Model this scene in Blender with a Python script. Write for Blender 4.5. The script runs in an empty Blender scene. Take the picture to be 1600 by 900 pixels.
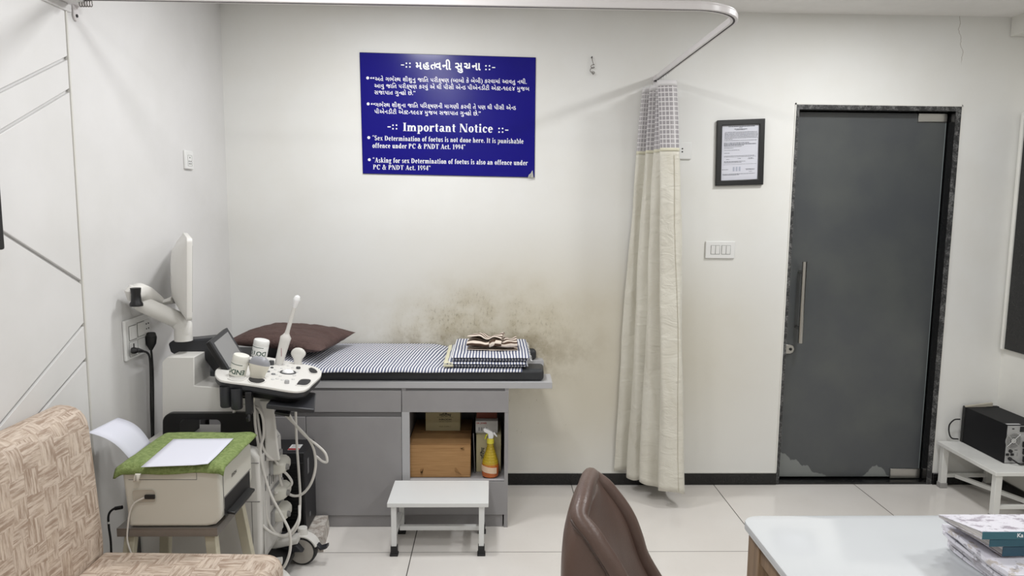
import bpy, bmesh, math, random
from mathutils import Vector, Matrix, noise
random.seed(7)
SC = bpy.context.scene
COL = SC.collection
PI = math.pi
def R(d): return math.radians(d)

# ------------------------------------------------------------------ camera
CAM_F, CAM_YAW, CAM_PITCH, CAM_ROLL = 1123.16, 0.0265, 0.1186, -0.0095
CAM_D, CAM_H = 3.8516, 1.5624
def cam_axes():
    cy, sy = math.cos(CAM_YAW), math.sin(CAM_YAW); cp, sp = math.cos(CAM_PITCH), math.sin(CAM_PITCH)
    f = Vector((sy*cp, cy*cp, -sp)); r = Vector((cy, -sy, 0)); d = f.cross(r)
    c, s = math.cos(CAM_ROLL), math.sin(CAM_ROLL)
    return c*r+s*d, -s*r+c*d, f
AX_R, AX_D, AX_F = cam_axes()
CAM_POS = Vector((0, -CAM_D, CAM_H))
cam_data = bpy.data.cameras.new('camera'); cam = bpy.data.objects.new('camera', cam_data); COL.objects.link(cam)
cam_data.sensor_width = 36; cam_data.lens = 36*CAM_F/1600; cam_data.clip_start = .05
_m = Matrix.Identity(4)
for i in range(3):
    _m[i][0] = AX_R[i]; _m[i][1] = -AX_D[i]; _m[i][2] = -AX_F[i]; _m[i][3] = CAM_POS[i]
cam.matrix_world = _m
SC.camera = cam

# ------------------------------------------------------------------ world, lights, exposure
SC.view_settings.view_transform = 'Standard'; SC.view_settings.look = 'None'
SC.view_settings.gamma = 1; SC.view_settings.use_curve_mapping = False
SC.view_settings.exposure = -0.33
world = bpy.data.worlds.new('world'); SC.world = world; world.use_nodes = True
world.node_tree.nodes['Background'].inputs[0].default_value = (.95, .97, 1, 1)
world.node_tree.nodes['Background'].inputs[1].default_value = 0.02
def ceiling_lamp(x, y, w, size=.22, z=2.545, col=(.985, .992, 1), spread=180):
    l = bpy.data.lights.new('ceiling_downlight', 'AREA'); l.shape = 'SQUARE'; l.size = size; l.energy = w; l.color = col
    l.spread = R(spread)
    o = bpy.data.objects.new('ceiling_downlight', l); COL.objects.link(o); o.location = (x, y, z)
for lx in (-.42, 1.74):
    for ly, w in ((-.90, 19), (-1.9, 12), (-2.85, 12), (-4.3, 9)):
        ceiling_lamp(lx, ly, w)

# ------------------------------------------------------------------ helpers
def W(u, v, x=None, y=None, z=None):
    """the point of the ray through photo pixel (u,v) that lies at the given depth"""
    d = AX_R*((u-800)/CAM_F) + AX_D*((v-450)/CAM_F) + AX_F
    if x is not None: t = (x-CAM_POS.x)/d.x
    elif y is not None: t = (y-CAM_POS.y)/d.y
    else: t = (z-CAM_POS.z)/d.z
    return CAM_POS + d*t
def WP(u, v, co, no):
    d = AX_R*((u-800)/CAM_F) + AX_D*((v-450)/CAM_F) + AX_F
    co = Vector(co); no = Vector(no)
    return CAM_POS + d*((co-CAM_POS).dot(no)/d.dot(no))
def lin(c):
    c = c/255
    return c/12.92 if c <= .04045 else ((c+.055)/1.055)**2.4
def RGB(r, g, b): return (lin(r), lin(g), lin(b), 1)

class NT:
    """tiny node builder"""
    def __init__(s, name):
        s.m = bpy.data.materials.new(name); s.m.use_nodes = True; s.t = s.m.node_tree
        s.b = s.t.nodes['Principled BSDF']; s.out = s.t.nodes['Material Output']
    def n(s, typ, **kw):
        n = s.t.nodes.new(typ)
        for k, v in kw.items(): setattr(n, k, v)
        return n
    def put(s, sock, v):
        if isinstance(v, bpy.types.NodeSocket): s.t.links.new(v, sock)
        elif v is not None: sock.default_value = v
    def math(s, op, a, b=None, c=None):
        n = s.n('ShaderNodeMath', operation=op); s.put(n.inputs[0], a)
        if b is not None: s.put(n.inputs[1], b)
        if c is not None: s.put(n.inputs[2], c)
        return n.outputs[0]
    def mix(s, f, a, b):
        n = s.n('ShaderNodeMix', data_type='RGBA'); s.put(n.inputs[0], f); s.put(n.inputs[6], a); s.put(n.inputs[7], b)
        return n.outputs[2]
    def mixf(s, f, a, b):
        n = s.n('ShaderNodeMix', data_type='FLOAT'); s.put(n.inputs[0], f); s.put(n.inputs[2], a); s.put(n.inputs[3], b)
        return n.outputs[0]
    def obj(s): return s.n('ShaderNodeTexCoord').outputs['Object']
    def uv(s): return s.n('ShaderNodeTexCoord').outputs['UV']
    def xyz(s, v):
        n = s.n('ShaderNodeSeparateXYZ'); s.put(n.inputs[0], v); return n.outputs
    def scale(s, v, sc, loc=(0, 0, 0)):
        n = s.n('ShaderNodeMapping'); s.put(n.inputs[0], v); n.inputs['Scale'].default_value = sc; n.inputs['Location'].default_value = loc
        return n.outputs[0]
    def noise(s, v, scale=5, detail=4, rough=.55, dist=0):
        n = s.n('ShaderNodeTexNoise'); s.put(n.inputs['Vector'], v)
        n.inputs['Scale'].default_value = scale; n.inputs['Detail'].default_value = detail
        n.inputs['Roughness'].default_value = rough; n.inputs['Distortion'].default_value = dist
        return n.outputs['Fac']
    def voro(s, v, scale=5, feature='F1'):
        n = s.n('ShaderNodeTexVoronoi', feature=feature); s.put(n.inputs['Vector'], v); n.inputs['Scale'].default_value = scale
        return n.outputs
    def ramp(s, f, a, b, smooth=True):
        n = s.n('ShaderNodeMapRange'); s.put(n.inputs[0], f); n.inputs[1].default_value = a; n.inputs[2].default_value = b
        if smooth: n.interpolation_type = 'SMOOTHSTEP'
        return n.outputs[0]
    def base(s, c): s.put(s.b.inputs['Base Color'], c)
    def rough(s, v): s.put(s.b.inputs['Roughness'], v)
    def bump(s, h, strength=.3, dist=.002):
        n = s.n('ShaderNodeBump'); s.put(n.inputs['Height'], h); n.inputs['Strength'].default_value = strength; n.inputs['Distance'].default_value = dist
        s.t.links.new(n.outputs[0], s.b.inputs['Normal'])
def mat(name, c, rough=.5, metal=0, bump=None, var=0, spec=None, coat=0, trans=0):
    k = NT(name); k.rough(rough); k.b.inputs['Metallic'].default_value = metal
    if spec is not None: k.b.inputs['Specular IOR Level'].default_value = spec
    if coat: k.b.inputs['Coat Weight'].default_value = coat; k.b.inputs['Coat Roughness'].default_value = .08
    if trans: k.b.inputs['Transmission Weight'].default_value = trans
    f = k.noise(k.obj(), 9, 5)
    d = tuple(x*(1-var) for x in c[:3])+(1,)
    k.base(k.mix(k.ramp(f, .35, .7), c, d) if var else c)
    if bump: k.bump(k.noise(k.obj(), bump[0], 3), bump[1], bump[2] if len(bump) > 2 else .002)
    return k.m

class MB:
    """collects shapes into one mesh"""
    def __init__(s): s.bm = bmesh.new()
    def poly(s, pts):
        try: return s.bm.faces.new([s.bm.verts.new(p) for p in pts])
        except ValueError: return None
    def hexa(s, p):
        v = [s.bm.verts.new(q) for q in p]
        for f in ((3, 2, 1, 0), (4, 5, 6, 7), (0, 1, 5, 4), (1, 2, 6, 5), (2, 3, 7, 6), (3, 0, 4, 7)):
            s.bm.faces.new([v[i] for i in f])
        return s
    def box(s, x0, x1, y0, y1, z0, z1, M=None):
        p = [(x0, y0, z0), (x1, y0, z0), (x1, y1, z0), (x0, y1, z0), (x0, y0, z1), (x1, y0, z1), (x1, y1, z1), (x0, y1, z1)]
        if M: p = [M @ Vector(q) for q in p]
        return s.hexa(p)
    def loft(s, rings, close=True, cap=True):
        vs = [[s.bm.verts.new(p) for p in r] for r in rings]
        n = len(vs[0])
        for a, b in zip(vs, vs[1:]):
            for i in range(n if close else n-1):
                j = (i+1) % n
                s.bm.faces.new((a[i], a[j], b[j], b[i]))
        if cap and close:
            s.bm.faces.new(list(reversed(vs[0]))); s.bm.faces.new(vs[-1])
        return s
    def prism(s, pts, off):
        off = Vector(off)
        return s.loft([[Vector(p) for p in pts], [Vector(p)+off for p in pts]])
    def ring_prism(s, outer, inner, off):
        off = Vector(off); n = len(outer)
        o0 = [s.bm.verts.new(p) for p in outer]; i0 = [s.bm.verts.new(p) for p in inner]
        o1 = [s.bm.verts.new(Vector(p)+off) for p in outer]; i1 = [s.bm.verts.new(Vector(p)+off) for p in inner]
        for a in range(n):
            b = (a+1) % n
            for q in ((o0[b], o0[a], i0[a], i0[b]), (o1[a], o1[b], i1[b], i1[a]), (o0[a], o0[b], o1[b], o1[a]), (i0[b], i0[a], i1[a], i1[b])):
                s.bm.faces.new(q)
        return s
    def tube(s, pts, r, seg=10, caps=True, sq=None, up=None):
        pts = [Vector(p) for p in pts]; rs = r if isinstance(r, (list, tuple)) else [r]*len(pts)
        rings = []; nrm = None
        for i, p in enumerate(pts):
            t = (pts[min(i+1, len(pts)-1)]-pts[max(i-1, 0)]).normalized()
            if nrm is None:
                a = Vector(up) if up else (Vector((0, 0, 1)) if abs(t.z) < .9 else Vector((1, 0, 0)))
                nrm = (a-t*a.dot(t)).normalized()
            else: nrm = (nrm-t*nrm.dot(t)).normalized()
            b = t.cross(nrm)
            ra, rb = rs[i] if isinstance(rs[i], tuple) else (rs[i], rs[i])
            ring = []
            for k in range(seg):
                ang = 2*PI*k/seg; c, n_ = math.cos(ang), math.sin(ang)
                if sq:
                    c = math.copysign(abs(c)**sq, c); n_ = math.copysign(abs(n_)**sq, n_)
                ring.append(p+nrm*(ra*c)+b*(rb*n_))
            rings.append(ring)
        return s.loft(rings, True, caps)
    def cyl(s, p0, p1, r0, r1=None, seg=24): return s.tube([p0, p1], [r0, r0 if r1 is None else r1], seg)
    def lathe(s, prof, M, seg=32, cap=True):
        rings = [[M @ Vector((r*math.cos(2*PI*k/seg), r*math.sin(2*PI*k/seg), z)) for k in range(seg)] for r, z in prof]
        return s.loft(rings, True, cap)
    def grid(s, fn, nu, nv, uv=None):
        vs = [[s.bm.verts.new(fn(i/nu, j/nv)) for j in range(nv+1)] for i in range(nu+1)]
        L = s.bm.loops.layers.uv.verify() if uv else None
        for i in range(nu):
            for j in range(nv):
                f = s.bm.faces.new((vs[i][j], vs[i+1][j], vs[i+1][j+1], vs[i][j+1]))
                if uv:
                    for l, (a, b) in zip(f.loops, ((i, j), (i+1, j), (i+1, j+1), (i, j+1))): l[L].uv = uv(a/nu, b/nv)
        s.keepuv = bool(uv)
        return s
    def add(s, other, M=None):
        if M: bmesh.ops.transform(other.bm, matrix=M, verts=other.bm.verts)
        me = bpy.data.meshes.new('t'); other.bm.to_mesh(me); s.bm.from_mesh(me); bpy.data.meshes.remove(me); other.bm.free(); return s
    keepuv = False
    def build(s, name, m, parent=None, bevel=0, seg=2, smooth=35, sub=0, solid=0, recalc=True):
        bm = s.bm
        if recalc: bmesh.ops.recalc_face_normals(bm, faces=bm.faces)
        if not s.keepuv:
            L = bm.loops.layers.uv.verify(); bm.normal_update()
            for f in bm.faces:
                a = [abs(c) for c in f.normal]; k = a.index(max(a))
                for l in f.loops:
                    c = l.vert.co; l[L].uv = ((c.y, c.z), (c.x, c.z), (c.x, c.y))[k]
        me = bpy.data.meshes.new(name); bm.to_mesh(me); bm.free()
        if m: me.materials.append(m)
        o = bpy.data.objects.new(name, me); COL.objects.link(o)
        if smooth:
            for p in me.polygons: p.use_smooth = True
            if not sub: me.set_sharp_from_angle(angle=R(smooth))
        if solid:
            q = o.modifiers.new('solid', 'SOLIDIFY'); q.thickness = solid; q.offset = 0
        if bevel:
            q = o.modifiers.new('bevel', 'BEVEL'); q.width = bevel; q.segments = seg; q.limit_method = 'ANGLE'; q.angle_limit = R(40)
            q.harden_normals = False
        if sub:
            q = o.modifiers.new('sub', 'SUBSURF'); q.levels = sub; q.render_levels = sub
        if parent is not None:
            o.parent = parent
            par = parent.matrix_world if parent.type != 'EMPTY' else Matrix.Translation(parent.location)
            root = parent
            off = Vector((0, 0, 0))
            while root is not None:
                if root.type == 'EMPTY': off += root.location
                root = root.parent
            if parent.type == 'EMPTY': o.matrix_parent_inverse = Matrix.Translation(-off)
        return o
def tag(o, label, cat, group=None, kind=None):
    o['label'] = label; o['category'] = cat
    if group: o['group'] = group
    if kind: o['kind'] = kind
    return o
def thing(name, label, cat, loc, group=None):
    o = bpy.data.objects.new(name, None); COL.objects.link(o); o.location = loc; o.empty_display_size = .1
    return tag(o, label, cat, group)
def struct(o):
    o['kind'] = 'structure'; return o
def frame(o, xa, ya):
    """matrix with local x along xa, local y towards ya, at o"""
    x = Vector(xa).normalized(); z = x.cross(Vector(ya)).normalized(); y = z.cross(x)
    m = Matrix.Identity(4)
    for i in range(3): m[i][0] = x[i]; m[i][1] = y[i]; m[i][2] = z[i]; m[i][3] = o[i]
    return m
def rrect(w, h, r, n=5, cx=0, cy=0):
    P = []
    for sx, sy, a0 in ((1, 1, 0), (-1, 1, 90), (-1, -1, 180), (1, -1, 270)):
        for k in range(n+1):
            a = R(a0+90*k/n); P.append((cx+sx*(w/2-r)+r*math.cos(a), cy+sy*(h/2-r)+r*math.sin(a)))
    return P
def catmull(P, n=8):
    P = [Vector(p) for p in P]; Q = [2*P[0]-P[1]]+P+[2*P[-1]-P[-2]]; out = []
    for i in range(1, len(Q)-2):
        for k in range(n):
            t = k/n; a, b, c, d = Q[i-1:i+3]
            out.append(.5*((2*b)+(c-a)*t+(2*a-5*b+4*c-d)*t*t+(3*b-a-3*c+d)*t**3))
    return out+[P[-1]]
def nz(p, s=1.0, o=0): return noise.noise(Vector(p)*s+Vector((o, o*1.7, o*.3)))

# lettering: sans and Indian scripts from Blender's own built-in font
def glyphs(s, size=1.0, bold=0.0, spacing=1.0, align='LEFT', kern=None, res=3):
    cu = bpy.data.curves.new('t', 'FONT'); cu.body = s; cu.size = size; cu.offset = bold; cu.space_character = spacing
    cu.align_x = align; cu.resolution_u = res
    if kern:
        for i, k in kern.items(): cu.body_format[i].kerning = k
    o = bpy.data.objects.new('t', cu); COL.objects.link(o)
    bpy.context.view_layer.update()
    me = bpy.data.meshes.new_from_object(o.evaluated_get(bpy.context.evaluated_depsgraph_get()))
    k = MB(); k.bm.from_mesh(me)
    bpy.data.meshes.remove(me); bpy.data.objects.remove(o); bpy.data.curves.remove(cu)
    return k
def bounds(k):
    xs = [v.co.x for v in k.bm.verts]; ys = [v.co.y for v in k.bm.verts]
    return min(xs), max(xs), min(ys), max(ys)
# a bold roman letter set drawn here stroke by stroke (cap height 66, x-height 46)
class Serif:
    T, t = 14, 5
    def __init__(s): s.k = MB(); s.x = 0
    def q(s, pts): s.k.poly([(s.x+x, y, 0) for x, y in pts])
    def V(s, x, y0, y1, w=14, sf='bt', e=5):
        s.q(((x, y0), (x+w, y0), (x+w, y1), (x, y1)))
        if 'b' in sf: s.q(((x-e, y0), (x+w+e, y0), (x+w+e, y0+4), (x-e, y0+4)))
        if 't' in sf: s.q(((x-e, y1-4), (x+w+e, y1-4), (x+w+e, y1), (x-e, y1)))
        if 'l' in sf: s.q(((x-e, y1-4), (x+w, y1-4), (x+w, y1), (x-e, y1-2)))
    def H(s, x0, x1, y, th=5): s.q(((x0, y), (x1, y), (x1, y+th), (x0, y+th)))
    def D(s, x0, y0, x1, y1, w): s.q(((x0, y0), (x0+w, y0), (x1+w, y1), (x1, y1)))
    def Rg(s, cx, cy, rx, ry, a0=0, a1=360, T=14, t=5, n=18):
        for i in range(n):
            a, b = R(a0+(a1-a0)*i/n), R(a0+(a1-a0)*(i+1)/n)
            s.q(((cx+rx*math.cos(a), cy+ry*math.sin(a)), (cx+rx*math.cos(b), cy+ry*math.sin(b)),
                 (cx+(rx-T)*math.cos(b), cy+(ry-t)*math.sin(b)), (cx+(rx-T)*math.cos(a), cy+(ry-t)*math.sin(a))))
    def dot(s, cx, cy, r=7): s.q([(cx+r*math.cos(2*PI*k/12), cy+r*math.sin(2*PI*k/12)) for k in range(12)])
    def arch(s, x0, x1):           # from stem at x0 to a stem whose right edge is x1
        c = (x0+x1)/2; s.Rg(c, 28, (x1-x0)/2, 18, 0, 180, 14, 8); s.V(x1-14, 0, 28, 14, 'b')
    def ch(s, c):
        V, H, D, Rg, dot = s.V, s.H, s.D, s.Rg, s.dot; w = 30
        if c == ' ': w = 24
        elif c == 'I': V(8, 0, 66, 15); w = 32
        elif c == 'N': V(6, 0, 66, 5); D(2, 66, 44, 0, 17); V(56, 0, 66, 5); w = 70
        elif c == 'S': Rg(24, 48, 20, 19, 20, 270, 13, 6); Rg(24, 19, 20, 19, 90, -165, 13, 6); w = 50
        elif c == 'D': V(7, 0, 66, 15, 'bt', 4); Rg(20, 33, 42, 33, -90, 90, 16, 5); w = 68
        elif c == 'P': V(7, 0, 66, 15); Rg(20, 48, 33, 18, -90, 90, 15, 5); w = 58
        elif c == 'C': Rg(35, 33, 31, 34, 42, 318, 16, 6); V(58, 42, 66, 4, ''); w = 68
        elif c == 'T': V(22, 0, 66, 15, 'b'); H(2, 57, 61); V(2, 48, 64, 4, ''); V(53, 48, 64, 4, ''); w = 61
        elif c == 'A': D(6, 0, 29, 66, 5); D(26, 66, 47, 0, 17) if 0 else D(44, 0, 24, 66, 16); H(14, 46, 18); H(0, 18, 0, 4); H(38, 66, 0, 4); w = 66
        elif c == '&': Rg(30, 50, 15, 17, 0, 360, 10, 6); Rg(26, 18, 24, 19, 70, 330, 14, 6); D(50, 0, 22, 44, 15); D(44, 12, 58, 36, 5); H(50, 68, 35, 4); w = 74
        elif c == '1': V(16, 0, 66, 14, 'b'); D(6, 54, 16, 64, 8); w = 44
        elif c == '9': Rg(22, 45, 20, 21, 0, 360, 13, 5); Rg(10, 44, 32, 44, -75, 5, 13, 7); w = 46
        elif c == '4': V(24, 0, 66, 13, ''); H(2, 44, 15, 8); D(2, 20, 24, 66, 6); w = 46
        elif c == '.': dot(10, 6, 7); w = 22
        elif c == ':': dot(10, 8, 6.5); dot(10, 36, 6.5); w = 23
        elif c == '-': H(3, 27, 20, 8); w = 32
        elif c in '“”':
            for q in (8, 24): dot(q, 58 if c == '“' else 60, 6); D(q-(6 if c == '“' else 0), 60 if c == '“' else 48, q+2, 70 if c == '“' else 60, 5)
            w = 34
        elif c == 'm': V(5, 0, 46, 14, 'bl'); s.arch(8, 44); s.arch(34, 72); w = 80
        elif c == 'n': V(5, 0, 46, 14, 'bl'); s.arch(8, 44); w = 52
        elif c == 'h': V(5, 0, 68, 14, 'bl'); s.arch(8, 44); w = 52
        elif c == 'r': V(5, 0, 46, 14, 'bl'); Rg(28, 28, 14, 18, 60, 170, 8, 8); dot(33, 40, 7); w = 41
        elif c == 'u': V(5, 14, 46, 14, 'l'); Rg(23, 16, 18, 17, 180, 340, 14, 8); V(30, 0, 46, 14, 'l'); H(40, 49, 0, 4); w = 52
        elif c == 'o': Rg(23, 23, 21, 24); w = 46
        elif c == 'e': Rg(22, 23, 20, 24, 0, 318); H(14, 40, 22, 5); w = 44
        elif c == 'c': Rg(22, 23, 20, 24, 40, 318); dot(34, 36, 6); w = 42
        elif c == 'a': Rg(18, 13, 16, 14, 0, 360, 12, 5); V(26, 4, 34, 13, ''); Rg(22, 32, 17, 15, 0, 160, 13, 6); H(34, 46, 0, 6); w = 47
        elif c == 't': V(9, 8, 60, 13, ''); H(2, 31, 41, 5); Rg(21, 10, 12, 11, 180, 320, 11, 6); w = 34
        elif c == 'i': V(6, 0, 46, 14, 'bl'); dot(13, 61, 8); w = 28
        elif c == 'l': V(6, 0, 68, 14, 'bl'); w = 28
        elif c == 'd': Rg(21, 23, 19, 24); V(29, 0, 68, 14, 'l'); H(40, 50, 0, 4); w = 53
        elif c == 'b': Rg(26, 23, 20, 24); V(5, 0, 68, 13, 'l'); w = 49
        elif c == 'p': Rg(27, 23, 20, 24); V(6, -20, 46, 14, 'bl'); w = 50
        elif c == 'k': V(5, 0, 68, 14, 'bl'); D(18, 20, 36, 46, 6); D(36, 0, 20, 28, 15); H(32, 54, 0, 4); H(28, 48, 42, 4); w = 54
        elif c == 's': Rg(18, 33, 15, 13, 20, 270, 11, 6); Rg(18, 12, 15, 13, 90, -160, 11, 6); w = 37
        elif c == 'f': V(8, 0, 52, 14, 'b'); Rg(24, 52, 16, 16, 40, 180, 14, 6); H(1, 32, 41, 5); w = 34
        elif c == 'x': D(30, 0, 4, 46, 15); D(4, 0, 34, 46, 5); H(0, 16, 0, 4); H(28, 48, 0, 4); H(1, 22, 42, 4); H(28, 44, 42, 4); w = 48
        elif c == 'g': Rg(20, 30, 17, 17, 0, 360, 12, 5); Rg(22, -6, 20, 13, 0, 360, 9, 6); H(30, 46, 38, 6); D(10, 4, 14, 16, 8); w = 46
        s.x += w+3
def serif(text, cap):
    s = Serif()
    for c in text: s.ch(c)
    k = cap/66
    bmesh.ops.scale(s.k.bm, vec=(k, k, k), verts=s.k.bm.verts)
    return s.k

# ------------------------------------------------------------------ common materials
M = {}
M['white_metal'] = mat('white_paint', RGB(226, 226, 222), .38, var=.06)
M['white_plastic'] = mat('white_plastic', RGB(232, 232, 230), .35)
M['machine_white'] = mat('machine_white', RGB(222, 220, 215), .38)
M['cream_plastic'] = mat('cream_plastic', RGB(205, 203, 193), .4)
M['ivory'] = mat('ivory_plastic', RGB(231, 230, 221), .4)
M['black_plastic'] = mat('black_plastic', RGB(18, 18, 20), .4)
M['dark_plastic'] = mat('dark_grey_plastic', RGB(42, 43, 47), .42)
M['rubber'] = mat('black_rubber', RGB(30, 30, 31), .65)
M['steel'] = mat('brushed_steel', RGB(190, 188, 184), .28, 1)
M['alu'] = mat('white_aluminium', RGB(226, 222, 222), .3)
M['grey_lam'] = mat('grey_laminate', RGB(152, 150, 151), .42, var=.05)
M['grey_edge'] = mat('grey_laminate_edge', RGB(180, 180, 182), .4)
M['grey_groove'] = mat('grey_channel', RGB(108, 107, 108), .5)
M['ink'] = mat('black_ink', RGB(25, 26, 28), .6)
M['white_ink'] = mat('white_ink', RGB(252, 252, 255), .5)
M['paper'] = mat('white_paper', RGB(220, 221, 232), .7)
M['cable'] = mat('grey_white_cable', RGB(214, 211, 205), .45)
M['black_cable'] = mat('black_cable', RGB(20, 20, 21), .45)

# ------------------------------------------------------------------ setting
XL, XR, YB, HC = -1.4026, 2.825, -5.6, 2.554
def m_wall_back():
    k = NT('cream_wall_paint'); v = k.obj(); x, y, z = k.xyz(v)[:3]
    n1 = k.noise(v, 1.6, 5, .6); n2 = k.noise(v, 7, 6, .65); n3 = k.noise(k.scale(v, (1, 1, .5)), 85, 3, .65)
    base = k.mix(k.ramp(n1, .35, .7), RGB(233, 233, 230), RGB(229, 228, 223))
    # rubbed, soiled patch above the couch and along the wall beside it
    dx = k.math('DIVIDE', k.math('SUBTRACT', x, -.06), .62); dz = k.math('DIVIDE', k.math('SUBTRACT', z, .82), .30)
    r = k.math('SQRT', k.math('ADD', k.math('MULTIPLY', dx, dx), k.math('MULTIPLY', dz, dz)))
    r = k.math('ADD', r, k.math('MULTIPLY', k.math('SUBTRACT', n1, .5), 1.2))
    halo = k.ramp(r, 1.5, .1); core = k.ramp(r, 1.0, .15)
    dx2 = k.math('DIVIDE', k.math('SUBTRACT', x, .38), 1.25); dz2 = k.math('DIVIDE', k.math('SUBTRACT', z, .70), .72)
    r2 = k.math('SQRT', k.math('ADD', k.math('MULTIPLY', dx2, dx2), k.math('MULTIPLY', dz2, dz2)))
    wide = k.ramp(k.math('ADD', r2, k.math('MULTIPLY', k.math('SUBTRACT', n1, .5), .8)), 1.25, .2)
    c = k.mix(k.math('MULTIPLY', wide, .85), base, RGB(208, 201, 182))
    c = k.mix(k.math('MULTIPLY', halo, k.ramp(n2, .2, .75)), c, RGB(190, 181, 157))
    c = k.mix(k.math('MULTIPLY', core, k.math('MULTIPLY', k.ramp(n2, .46, .72), .42)), c, RGB(158, 146, 120))
    c = k.mix(k.math('MULTIPLY', k.ramp(r, 1.15, .3), k.math('MULTIPLY', k.ramp(n3, .53, .68), k.math('MULTIPLY', k.ramp(n2, .38, .6), .65))), c, RGB(126, 114, 92))
    c = k.mix(k.math('MULTIPLY', k.math('MULTIPLY', k.ramp(r, 1.3, .5), k.ramp(z, .90, .80)), k.math('MULTIPLY', k.ramp(n2, .35, .6), .5)), c, RGB(132, 118, 92))
    # drip specks right of the couch
    dx3 = k.math('DIVIDE', k.math('SUBTRACT', x, .28), .3); dz3 = k.math('DIVIDE', k.math('SUBTRACT', z, .42), .22)
    r3 = k.math('SQRT', k.math('ADD', k.math('MULTIPLY', dx3, dx3), k.math('MULTIPLY', dz3, dz3)))
    n4 = k.noise(k.scale(v, (1, 1, .3)), 60, 3, .6)
    c = k.mix(k.math('MULTIPLY', k.ramp(r3, 1.1, .3), k.math('MULTIPLY', k.ramp(n4, .66, .74), .8)), c, RGB(120, 108, 88))
    # hairline crack near the ceiling on the right
    wob = k.math('MULTIPLY', k.math('SUBTRACT', k.noise(k.scale(v, (0, 0, 1)), 7, 4), .5), .10)
    cx = k.math('ABSOLUTE', k.math('SUBTRACT', k.math('SUBTRACT', x, wob), k.math('ADD', 2.44, k.math('MULTIPLY', k.math('SUBTRACT', 2.55, z), .12))))
    c = k.mix(k.math('MULTIPLY', k.math('MULTIPLY', k.math('LESS_THAN', cx, .0016), k.ramp(z, 2.3, 2.34)), .6), c, RGB(150, 140, 128))
    k.base(c); k.rough(.62); k.bump(n2, .06, .004)
    return k.m
def m_wall_left():
    k = NT('white_wall_paint'); v = k.obj(); x, y, z = k.xyz(v)[:3]
    n1 = k.noise(v, 2, 5, .6)
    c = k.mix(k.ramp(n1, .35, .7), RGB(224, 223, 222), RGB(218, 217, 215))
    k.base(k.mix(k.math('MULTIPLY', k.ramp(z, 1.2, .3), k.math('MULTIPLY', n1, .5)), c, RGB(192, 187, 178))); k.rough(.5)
    k.bump(k.noise(v, 8, 4), .05, .004); return k.m
def m_granite():
    k = NT('black_granite'); v = k.obj()
    a = k.noise(v, 160, 3, .8); b = k.noise(v, 18, 4)
    k.base(k.mix(k.ramp(a, .55, .72), RGB(14, 14, 15), RGB(62, 62, 62))); k.rough(k.mixf(b, .12, .35)); return k.m
def m_granite_raw():
    k = NT('sawn_granite_edge'); v = k.obj(); a = k.noise(v, 130, 4, .8); b = k.noise(v, 22, 4, .7)
    k.base(k.mix(k.ramp(k.math('MULTIPLY', a, b), .2, .36), RGB(44, 44, 45), RGB(116, 116, 115))); k.rough(.6); return k.m
def m_floor():
    k = NT('polished_vitrified_tiles'); v = k.n('ShaderNodeNewGeometry').outputs['Position']; x, y, z = k.xyz(v)[:3]
    def line(c, o):
        m = k.math('FRACT', k.math('DIVIDE', k.math('SUBTRACT', c, o-8), .8))
        d = k.math('MULTIPLY', k.math('MINIMUM', m, k.math('SUBTRACT', 1, m)), .8)
        return k.ramp(d, .0026, .0016)
    g = k.math('MAXIMUM', line(x, -.3564), k.math('MULTIPLY', line(y, -.7819), .8))
    n = k.noise(v, 1.3, 5); n2 = k.noise(v, 40, 4, .7)
    c = k.mix(k.ramp(n, .35, .7), RGB(226, 222, 217), RGB(219, 214, 208)); c = k.mix(k.math('MULTIPLY', k.ramp(n2, .55, .8), .2), c, RGB(200, 194, 186))
    k.base(k.mix(g, c, RGB(62, 56, 52))); k.rough(k.mixf(g, .13, .7)); return k.m
M['wall_back'] = m_wall_back(); M['wall_left'] = m_wall_left(); M['granite'] = m_granite(); M['granite_raw'] = m_granite_raw()
M['floor'] = m_floor()
M['wall_plain'] = mat('plain_cream_wall', RGB(230, 229, 223), .6, var=.03)
M['ceiling'] = mat('ceiling_paint', RGB(242, 240, 237), .7, var=.03)
struct(MB().box(XL-.1, 4.2, YB, 2.0, -.1, 0).build('floor', M['floor'], smooth=0))
struct(MB().box(XL-.1, 4.2, YB, .12, HC, HC+.1).build('ceiling', M['ceiling'], smooth=0))
DX0, DX1, DH = 1.5973, 2.486, 2.0942
w = MB()
w.box(XL-.1, DX0, 0, .12, 0, HC); w.box(DX1, 4.2, 0, .12, 0, HC); w.box(DX0, DX1, 0, .12, DH, HC)
struct(w.build('wall_back', M['wall_back'], smooth=0))
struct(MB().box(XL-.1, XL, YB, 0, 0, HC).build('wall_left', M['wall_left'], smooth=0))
struct(MB().box(XR, XR+.1, YB, 0, 0, HC).build('wall_right', M['wall_plain'], smooth=0))
struct(MB().box(XL-.1, 4.2, YB-.1, YB, 0, HC).build('wall_front', M['wall_plain'], smooth=0))
struct(MB().box(2.715, XR, YB, -.002, 2.455, HC).build('ceiling_beam', M['wall_plain'], smooth=0))
# left wall panelling with diagonal grooves, its ledge and an added bead for the gap shade
gr = mat('groove_shadow_gap', RGB(196, 193, 187), .6)
M['panel'] = M['wall_left']
def strip_mesh(pts, w, d):
    m = MB()
    a, b = [Vector(p) for p in pts]; t = (b-a).normalized(); n = Vector((1, 0, 0)); s_ = t.cross(n)*w/2
    m.prism([a+s_, a-s_, b-s_, b+s_], n*d); return m
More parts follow.
